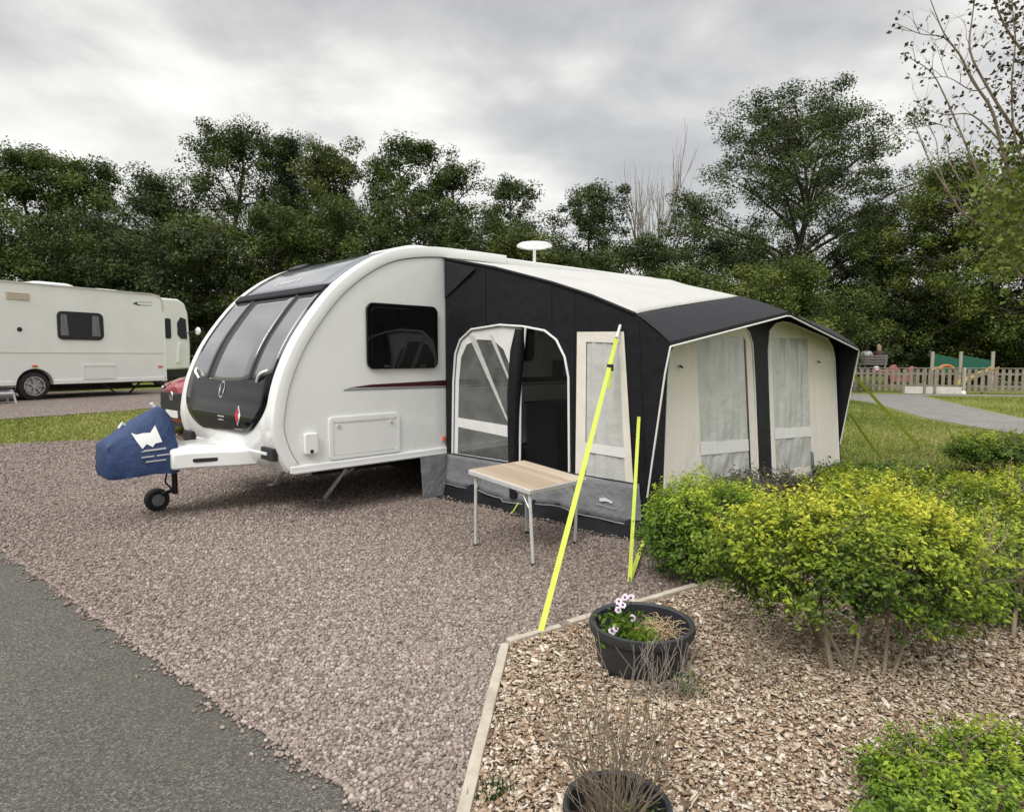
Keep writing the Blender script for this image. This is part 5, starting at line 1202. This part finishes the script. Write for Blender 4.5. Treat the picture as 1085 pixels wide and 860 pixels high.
# dry twiggy plant
tw = thing('dry_twiggy_plant', 'dry brown plant of many thin upright twigs in the smaller black pot', 'dead plant', PC2 + Vector((0, 0, .11)))
m = MB()
for i in range(66):
    a = rn.uniform(0, 6.28); r_ = abs(rn.gauss(0, .03)); b = Vector((math.cos(a) * r_, math.sin(a) * r_, 0)); sp = rn.random() ** .6 * .72
    twigs(m, b, Vector((math.cos(a) * sp, math.sin(a) * sp, 1)), rn.uniform(.12, .40), rn.uniform(.0006, .0010), 1, rn, .30, .14, None, 2, 4)
m.build('twigs', W['twig'], tw, fix=False)
m = blades(40, .04, .11, .10, .0014, rn); m.build('dry_grass', W['straw'], tw, fix=False)
leafclump(60, .08, -.02, .03, 0, .07, .022, 'f_shrubg', tw, .45, 'leaves'); leafclump(30, -.07, -.05, .02, 0, .03, .02, 'f_shrubg', tw, .35, 'leaves')
# weeds in front of the big pot, tuft by the edging board, small dead sprigs in the bed
wd_ = thing('weed', 'grey dry weed stalks with a little green against the front of the larger pot', 'weed', (.63, 2.60, .02))
m = MB()
for i in range(34): twigs(m, Vector((rn.uniform(-.14, .14), rn.uniform(-.03, .05), 0)), Vector((rn.gauss(0, .18), rn.gauss(0, .1), 1)), rn.uniform(.08, .24), .0016, 1, rn, .4, .1, None, 2, 4)
m.build('stalks', W['greybark'], wd_, fix=False); leafclump(150, .10, .04, .035, 0, .12, .02, 'f_shrubg', wd_, .25, 'leaves')
tf = thing('grass_tuft', 'small green grass tuft inside the edging board at the bottom of the picture', 'grass tuft', (-.045, 2.02, .015))
blades(90, .03, .06, .05, .003, rn).build('blades', W['f_shrubg'], tf, fix=False)
for (x, y, lab) in ((1.05, 2.72, 'low dead sprig left of the bare pale stems of the yellow-tipped shrub'), (1.28, 3.0, 'thin dry sprig below the left side of the yellow-tipped shrub')):
    ws = thing('dead_sprig', lab, 'dead plant', (x, y, .02)); m = MB()
    for i in range(9): twigs(m, Vector((rn.gauss(0, .02), rn.gauss(0, .02), 0)), Vector((rn.gauss(0, .5), rn.gauss(0, .4), 1)), rn.uniform(.12, .3), .0022, 1, rn, .5, .1, None, 3, 4)
    m.build('twigs', W['twig'], ws, fix=False)

# ================================================================== FENCE, PLAY AREA, BENCH
FB0, FB1 = Vector((14.06, 26.72, 0)), Vector((19.72, 25.05, 0)); FDIR = (FB1 - FB0).normalized(); FLEN = 17.5; FST = FB0 - FDIR * 7.5
fe = thing('paling_fence', 'weathered wooden paling fence across the lawn in front of the play area', 'fence', FST, math.atan2(FDIR.y, FDIR.x))
rn = random.Random(4)
for k in range(77):
    x = .12 + k * .224; m = MB(); hh = .98 + rn.uniform(-.012, .012); dx = rn.uniform(-.012, .012)
    m.prism([(x - .06, .07), (x + .06, .07), (x + .06 + dx, hh - .03), (x + .035 + dx, hh), (x - .035 + dx, hh), (x - .06 + dx, hh - .03)], -.055, -.035, lambda a, b, w: Vector((a, w, b)))
    m.build('paling', W['paling'], fe)
MB().box((FLEN / 2, 0, .30), (FLEN, .05, .09)).box((FLEN / 2, 0, .78), (FLEN, .05, .09)).build('rail', W['paling'], fe)
MB().box((FLEN / 2, -.03, 1.005), (FLEN, .10, .03)).build('cap_rail', W['paling'], fe, .004)
for k in range(8): MB().box((.3 + k * 2.35, .08, .5), (.11, .10, 1.06)).build('post', W['paling'], fe, .01)
def fpt(px): # point along the fence below a picture column
    d = ray(px, 416); n = Vector((-FDIR.y, FDIR.x, 0)); k = (FB0 - EYEP).dot(n) / d.dot(n); return (EYEP + d * k)
# low pale boards with dark posts where the path meets the fence
ga = thing('low_barrier', 'low pale boards between short dark posts at the end of the path by the fence', 'barrier', (fpt(938).x, fpt(938).y - 1.1, 0), math.atan2(FDIR.y, FDIR.x))
LG = (fpt(1001) - fpt(938)).length * .96
for a, b in ((.05, .36), (.41, .53), (.58, 1.0)): MB().box(((a + b) / 2 * LG, 0, .17), ((b - a) * LG, .03, .27)).build('board', W['concrete'], ga, .006)
for a, h_ in ((.02, .95), (.385, 1.0), (.555, 1.0)): MB().box((a * LG, -.02, h_ / 2), (.07, .07, h_)).build('post', W['paling'], ga, .008)
# play area
def on_line(px, Y): p = at(px, 380, Y); return Vector((p.x, p.y, 0))
a, b, c = on_line(988, 28.6), on_line(1018, 28.4), on_line(1052, 28.0)
pw = thing('play_panel_wall', 'dark green play panels between three grey wooden posts behind the fence', 'play panels', a)
for p in (a, b, c): MB().tube([p - a, p - a + Vector((0, 0, 1.68))], .075, 10).build('post', W['post'], pw, 0, 50)
for p, q, z0, z1 in ((a, b, 1.60, 1.34), (b, c, 1.52, 1.34)):
    d = q - p; s_ = Vector((-d.y, d.x, 0)).normalized() * .02; P0, P1 = p - a + d * .04, p - a + d * .96
    if p is b: zz = [(P0, .78), (P1, .95), (P1, z1 - .05), (P0, z0)]
    else: zz = [(P0, .80), (P1, .70), (P1, z1), (P0, z0)]
    m = MB(); vs = [v + s_ + Vector((0, 0, z)) for v, z in zz] + [v - s_ + Vector((0, 0, z)) for v, z in zz]
    m.add(vs, [(0, 1, 2, 3), (7, 6, 5, 4), (0, 4, 5, 1), (1, 5, 6, 2), (2, 6, 7, 3), (3, 7, 4, 0)]).build('panel', W['green'], pw, .008)
p = on_line(1003, 27.6); ar = thing('play_arch', 'orange arched play tunnel in front of the green play panels', 'play arch', p)
arc_ = [(.42 * math.cos(R(x)), .95 + .32 * math.sin(R(x)) if 0 < x < 180 else 0) for x in range(0, 181, 15)]
MB().tube([(-.42, 0, 0), (-.42, 0, .7)] + [(.42 * math.cos(R(180 - x)), 0, .7 + .38 * math.sin(R(x))) for x in range(15, 180, 15)] + [(.42, 0, .7), (.42, 0, 0)], .07, 10).build('hoop', W['playorange'], ar, 0, 50)
MB().tube([(-.30, .6, 0), (-.30, .6, .7)] + [(.30 * math.cos(R(180 - x)), .6, .7 + .26 * math.sin(R(x))) for x in range(15, 180, 15)] + [(.30, .6, .7), (.30, .6, 0)], .06, 10).build('hoop', W['playyellow'], ar, 0, 50)
p = on_line(957, 27.8); sr = thing('spring_rider', 'faded red spring rider with a high arched back behind the fence', 'spring rider', p)
MB().tube([(.09 * math.cos(k * .8), .09 * math.sin(k * .8), .02 + .34 * k / 40) for k in range(41)], .018, 6).build('spring', W['steel'], sr, 0, 60)
MB().prism([(-.55, .38), (.5, .36), (.62, .62), (.50, .98), (.36, 1.06), (.24, .92), (.22, .70), (-.15, .66), (-.22, .95), (-.36, 1.12), (-.52, 1.08), (-.60, .86), (-.64, .6)], -.1, .1, lambda x, y, w: Vector((x, w, y))).build('body', W['playred'], sr, .03, 40)
MB().box((.0, 0, .68), (.34, .30, .05)).build('seat', W['playyellow'], sr, .015)
MB().tube([(.30, -.24, .92), (.30, .24, .92)], .022, 8).build('handle', W['steel'], sr, 0, 60)
p = on_line(934, 27.4); tt_ = thing('toy_table', 'small pinkish red play table behind the left part of the fence', 'play table', p)
MB().lathe([(0, .82), (.42, .82), (.44, .86), (.42, .90), (0, .91)], n=26).build('top', W['playred'], tt_, 0, 40)
for k in range(3): MB().tube([(.3 * math.cos(k * 2.1), .3 * math.sin(k * 2.1), 0), (.22 * math.cos(k * 2.1), .22 * math.sin(k * 2.1), .84)], .04, 8).build('leg', W['playred'], tt_, 0, 60)
MB().lathe([(0, .91), (.10, .91), (.11, 1.02), (.05, 1.06), (0, 1.06)], (-.2, 0, 0), n=14).build('lid', W['petal'], tt_, 0, 50)
p = on_line(1036, 27.3); sl_ = thing('play_slide', 'small yellow slide sloping down in front of the right green play panel', 'slide', p)
MB().grid([[Vector((-.75 + 1.5 * i / 12, y_, .25 + .70 * (i / 12) ** .8 + (.10 if abs(y_) > .2 else 0))) for y_ in (-.25, -.22, -.2, .2, .22, .25)] for i in range(13)]).build('chute', W['playyellow'], sl_, 0, 40, .02)
for s_ in (-.2, .2): MB().tube([(.72, s_, 0), (.72, s_, 1.0)], .035, 8).build('post', W['playorange'], sl_, 0, 60)
p = fpt(1016); lp_ = thing('marker_post', 'short grey green post with a white foot at the fence beside the path', 'post', (p.x, p.y - .25, 0))
MB().box((0, 0, .52), (.10, .10, 1.02)).build('shaft', W['post'], lp_, .01); MB().lathe([(0, 0), (.08, .0), (.09, .05), (.06, .12), (0, .14)], (-.06, -.10, 0), n=18).build('foot', W['sticker'], lp_, 0, 50)
# lavender-like flower clump and yellow leaves by the fence
for px_, mat, lab, lf in ((908, 'f_purple', 'small clump of purplish plants at the fence just right of the awning', .07),):
    q = fpt(px_); tfl = thing('flower_clump', lab, 'flowers', (q.x, q.y - .35, 0)); leafclump(420, 0, 0, .26, 0, .42, lf, mat, tfl, .5, 'leaves')
# slatted bench on a grassy mound with two people
BP = Vector((15.90, 29.2, .64)); be = thing('slatted_bench', 'grey slatted wooden bench on a low mound behind the fence', 'bench', BP, R(-10))
for k in range(4): MB().box((0, -.02 - .02 * k, .50 + .115 * k), (1.62, .03, .08)).build('back_slat', W['benchwood'], be, .006)
for k in range(3): MB().box((0, .12 + .14 * k, .44), (1.66, .11, .035)).build('seat_slat', W['benchwood'], be, .006)
for s_ in (-.72, .72):
    MB().bar((s_, .0, -.05), (s_, -.10, .90), .07, .05).bar((s_, .45, -.05), (s_, .45, .43), .06, .06).bar((s_, 0, .40), (s_, .48, .40), .05, .06).build('frame', W['benchwood'], be, .006)
def person(loc, rz, label, shirt, hair, skirt=None):
    t = thing('person', label, 'person', loc, rz)      # faces local +y, seated at z .46
    J = [((0, .12, .50), .14), ((0, .10, .66), .13), ((0, .07, .86), .145), ((0, .06, 1.0), .12), ((0, .07, 1.09), .055), ((0, .08, 1.15), .055),
         ((-.10, .14, .52), .085), ((-.11, .52, .53), .06), ((-.11, .56, .10), .045), ((-.11, .68, .04), .035),
         ((.10, .14, .52), .085), ((.11, .52, .53), .06), ((.11, .56, .10), .045), ((.11, .68, .04), .035),
         ((-.20, .06, 1.0), .055), ((-.25, .08, .75), .045), ((-.17, .30, .66), .035), ((-.13, .38, .64), .03),
         ((.20, .06, 1.0), .055), ((.25, .08, .75), .045), ((.17, .30, .66), .035), ((.13, .38, .64), .03)]
    Ed = [(0, 1), (1, 2), (2, 3), (3, 4), (4, 5), (0, 6), (6, 7), (7, 8), (8, 9), (0, 10), (10, 11), (11, 12), (12, 13), (3, 14), (14, 15), (15, 16), (16, 17), (3, 18), (18, 19), (19, 20), (20, 21)]
    me = bpy.data.meshes.new('body'); me.from_pydata([j[0] for j in J], Ed, []); o = link('body', me, W[shirt], t)
    sk = o.modifiers.new('skin', 'SKIN'); sk.use_smooth_shade = True
    for i, (_, r) in enumerate(J): me.skin_vertices[0].data[i].radius = (r, r)
    me.skin_vertices[0].data[0].use_root = True
    o.modifiers.new('sub', 'SUBSURF').levels = 1; o.modifiers['sub'].render_levels = 1
    hd_ = MB().lathe([(0, -.125), (.05, -.115), (.072, -.06), (.086, 0), (.086, .05), (.06, .10), (0, .12)], (0, .085, 1.235), n=18)
    hd_.box((0, .178, 1.22), (.022, .03, .04)); h = hd_.build('head', W['skin'], t, 0, 60)
    for s_ in (-1, 1): MB().box((s_ * .028, .166, 1.25), (.02, .012, .01)).build('eye', W['hairdark'], h)
    MB().box((0, .155, 1.17), (.04, .012, .008)).build('mouth', W['reds'], h)
    MB().lathe([(.096, -.03), (.104, .03), (.08, .10), (.03, .135), (0, .14)], (0, .068, 1.245), n=18).box((0, .0, 1.18), (.16, .05, .20)).build('hair', W[hair], t, 0, 60)
    lg = MB()
    for s_ in (-1, 1): lg.tube([(s_ * .09, .06, .53), (s_ * .11, .30, .55), (s_ * .11, .55, .54), (s_ * .11, .575, .36), (s_ * .11, .57, .09)], [.10, .095, .075, .062, .055], 10)
    lg.build('trousers', W['trousers'], t, 0, 60)
    return t
cz_, sz_ = math.cos(R(-10)), math.sin(R(-10))
for dx, lab, sh, hr in ((-.03, 'person in a white top sitting on the left of the slatted bench', 'shirtwhite', 'hairdark'), (.47, 'person in a plum coloured top sitting on the right of the slatted bench', 'shirtpurple', 'hairfair')):
    person(BP + Vector((dx * cz_, dx * sz_, 0)), R(-10), lab, sh, hr)

# woodland on the other side of the road, behind the camera (it shows in the caravan's black front)
rg = np.random.default_rng(77); n = 26000
a = rg.uniform(0, 1, n); bx = -27 + a * 22 + rg.normal(0, 1.2, n); by = -4 - a * 16 + rg.normal(0, 1.2, n)
hz_ = 6.5 + 1.6 * np.sin(a * 19) + 1.1 * np.sin(a * 47); p = np.stack([bx, by, hz_ * rg.random(n) ** .8], 1)
v, f, tt = leaves(p, rg.normal(size=(n, 3)) + np.array([0, 0, .5]), .5 * rg.uniform(.6, 1.3, n), rg.normal(.45, .2, n), .6)
tag(link('woodland', fast_mesh('woodland', v, f, tt), W['f_dark']), 'dark belt of trees mirrored in the glossy front of the large caravan', 'woodland', kind='stuff')

# ================================================================== SKY, SUN, CAMERA
w = bpy.data.worlds.new('World'); SC.world = w; w.use_nodes = True; t = w.node_tree; t.nodes.clear()
out = t.nodes.new('ShaderNodeOutputWorld')
SUN_EL, SUN_AZ = R(46), R(206)       # azimuth clockwise from +Y
sky = t.nodes.new('ShaderNodeTexSky'); sky.sky_type = 'NISHITA'; sky.sun_disc = False; sky.sun_elevation = SUN_EL; sky.sun_rotation = SUN_AZ
bg1 = t.nodes.new('ShaderNodeBackground'); t.links.new(sky.outputs[0], bg1.inputs[0]); bg1.inputs[1].default_value = .1
tc = t.nodes.new('ShaderNodeTexCoord'); sep = t.nodes.new('ShaderNodeSeparateXYZ'); t.links.new(tc.outputs['Generated'], sep.inputs[0])
def mth(op, a, b=None):
    n = t.nodes.new('ShaderNodeMath'); n.operation = op
    for i, v in enumerate((a, b)):
        if v is None: continue
        if isinstance(v, (int, float)): n.inputs[i].default_value = v
        else: t.links.new(v, n.inputs[i])
    return n.outputs[0]
zc = mth('ADD', mth('MAXIMUM', sep.outputs[2], 0.0), .22)
cmb = t.nodes.new('ShaderNodeCombineXYZ'); t.links.new(mth('DIVIDE', sep.outputs[0], zc), cmb.inputs[0]); t.links.new(mth('DIVIDE', sep.outputs[1], zc), cmb.inputs[1]); cmb.inputs[2].default_value = 3.7
n1 = noise(t, 1.6, 9, .52, vec=cmb.outputs[0]); n1.inputs['Distortion'].default_value = .15
n2 = noise(t, .55, 5, .5, vec=cmb.outputs[0])
mixn = mth('ADD', mth('MULTIPLY', n1.outputs[0], .62), mth('MULTIPLY', n2.outputs[0], .38))
cc = ramp(t, mixn, [(.38, (.36, .363, .375)), (.455, (.445, .445, .45)), (.51, (.565, .56, .55)), (.56, (.73, .72, .69)), (.64, (.97, .95, .90))])
low = ramp(t, sep.outputs[2], [(.12, (1, 1, 1)), (.38, (.0,) * 3)])
cc = mixc(t, mth('MULTIPLY', low, .42), cc, (.70, .695, .67))
zen = ramp(t, sep.outputs[2], [(.48, (0,) * 3), (.9, (1,) * 3)], 'EASE'); gain = mth('ADD', 1.0, mth('MULTIPLY', zen, 1.9))
bg2 = t.nodes.new('ShaderNodeBackground'); t.links.new(cc, bg2.inputs[0]); t.links.new(gain, bg2.inputs[1])
mx = t.nodes.new('ShaderNodeMixShader'); mx.inputs[0].default_value = .92
t.links.new(bg1.outputs[0], mx.inputs[1]); t.links.new(bg2.outputs[0], mx.inputs[2]); t.links.new(mx.outputs[0], out.inputs[0])

sd = bpy.data.lights.new('sun', 'SUN'); sd.energy = 1.5; sd.angle = R(24); sd.color = (1, .98, .945)
so_ = bpy.data.objects.new('sun', sd); COL.objects.link(so_); so_.location = (-20, -20, 40)
dv = Vector((math.sin(SUN_AZ) * math.cos(SUN_EL), math.cos(SUN_AZ) * math.cos(SUN_EL), math.sin(SUN_EL)))
so_.rotation_euler = dv.to_track_quat('Z', 'Y').to_euler()

cd = bpy.data.cameras.new('camera'); cam = bpy.data.objects.new('camera', cd); COL.objects.link(cam)
cam.location = EYEP; cam.rotation_euler = (math.pi / 2 - PITCH, 0, 0)
cd.sensor_fit = 'HORIZONTAL'; cd.sensor_width = 36; cd.lens = FPX / 1085 * 36; cd.clip_start = .05; cd.clip_end = 3000
SC.camera = cam
SC.render.engine = 'CYCLES'
SC.cycles.max_bounces = 8; SC.cycles.transparent_max_bounces = 12; SC.cycles.use_denoising = True
SC.view_settings.view_transform = 'Standard'; SC.view_settings.look = 'None'; SC.view_settings.exposure = .36; SC.view_settings.gamma = 1
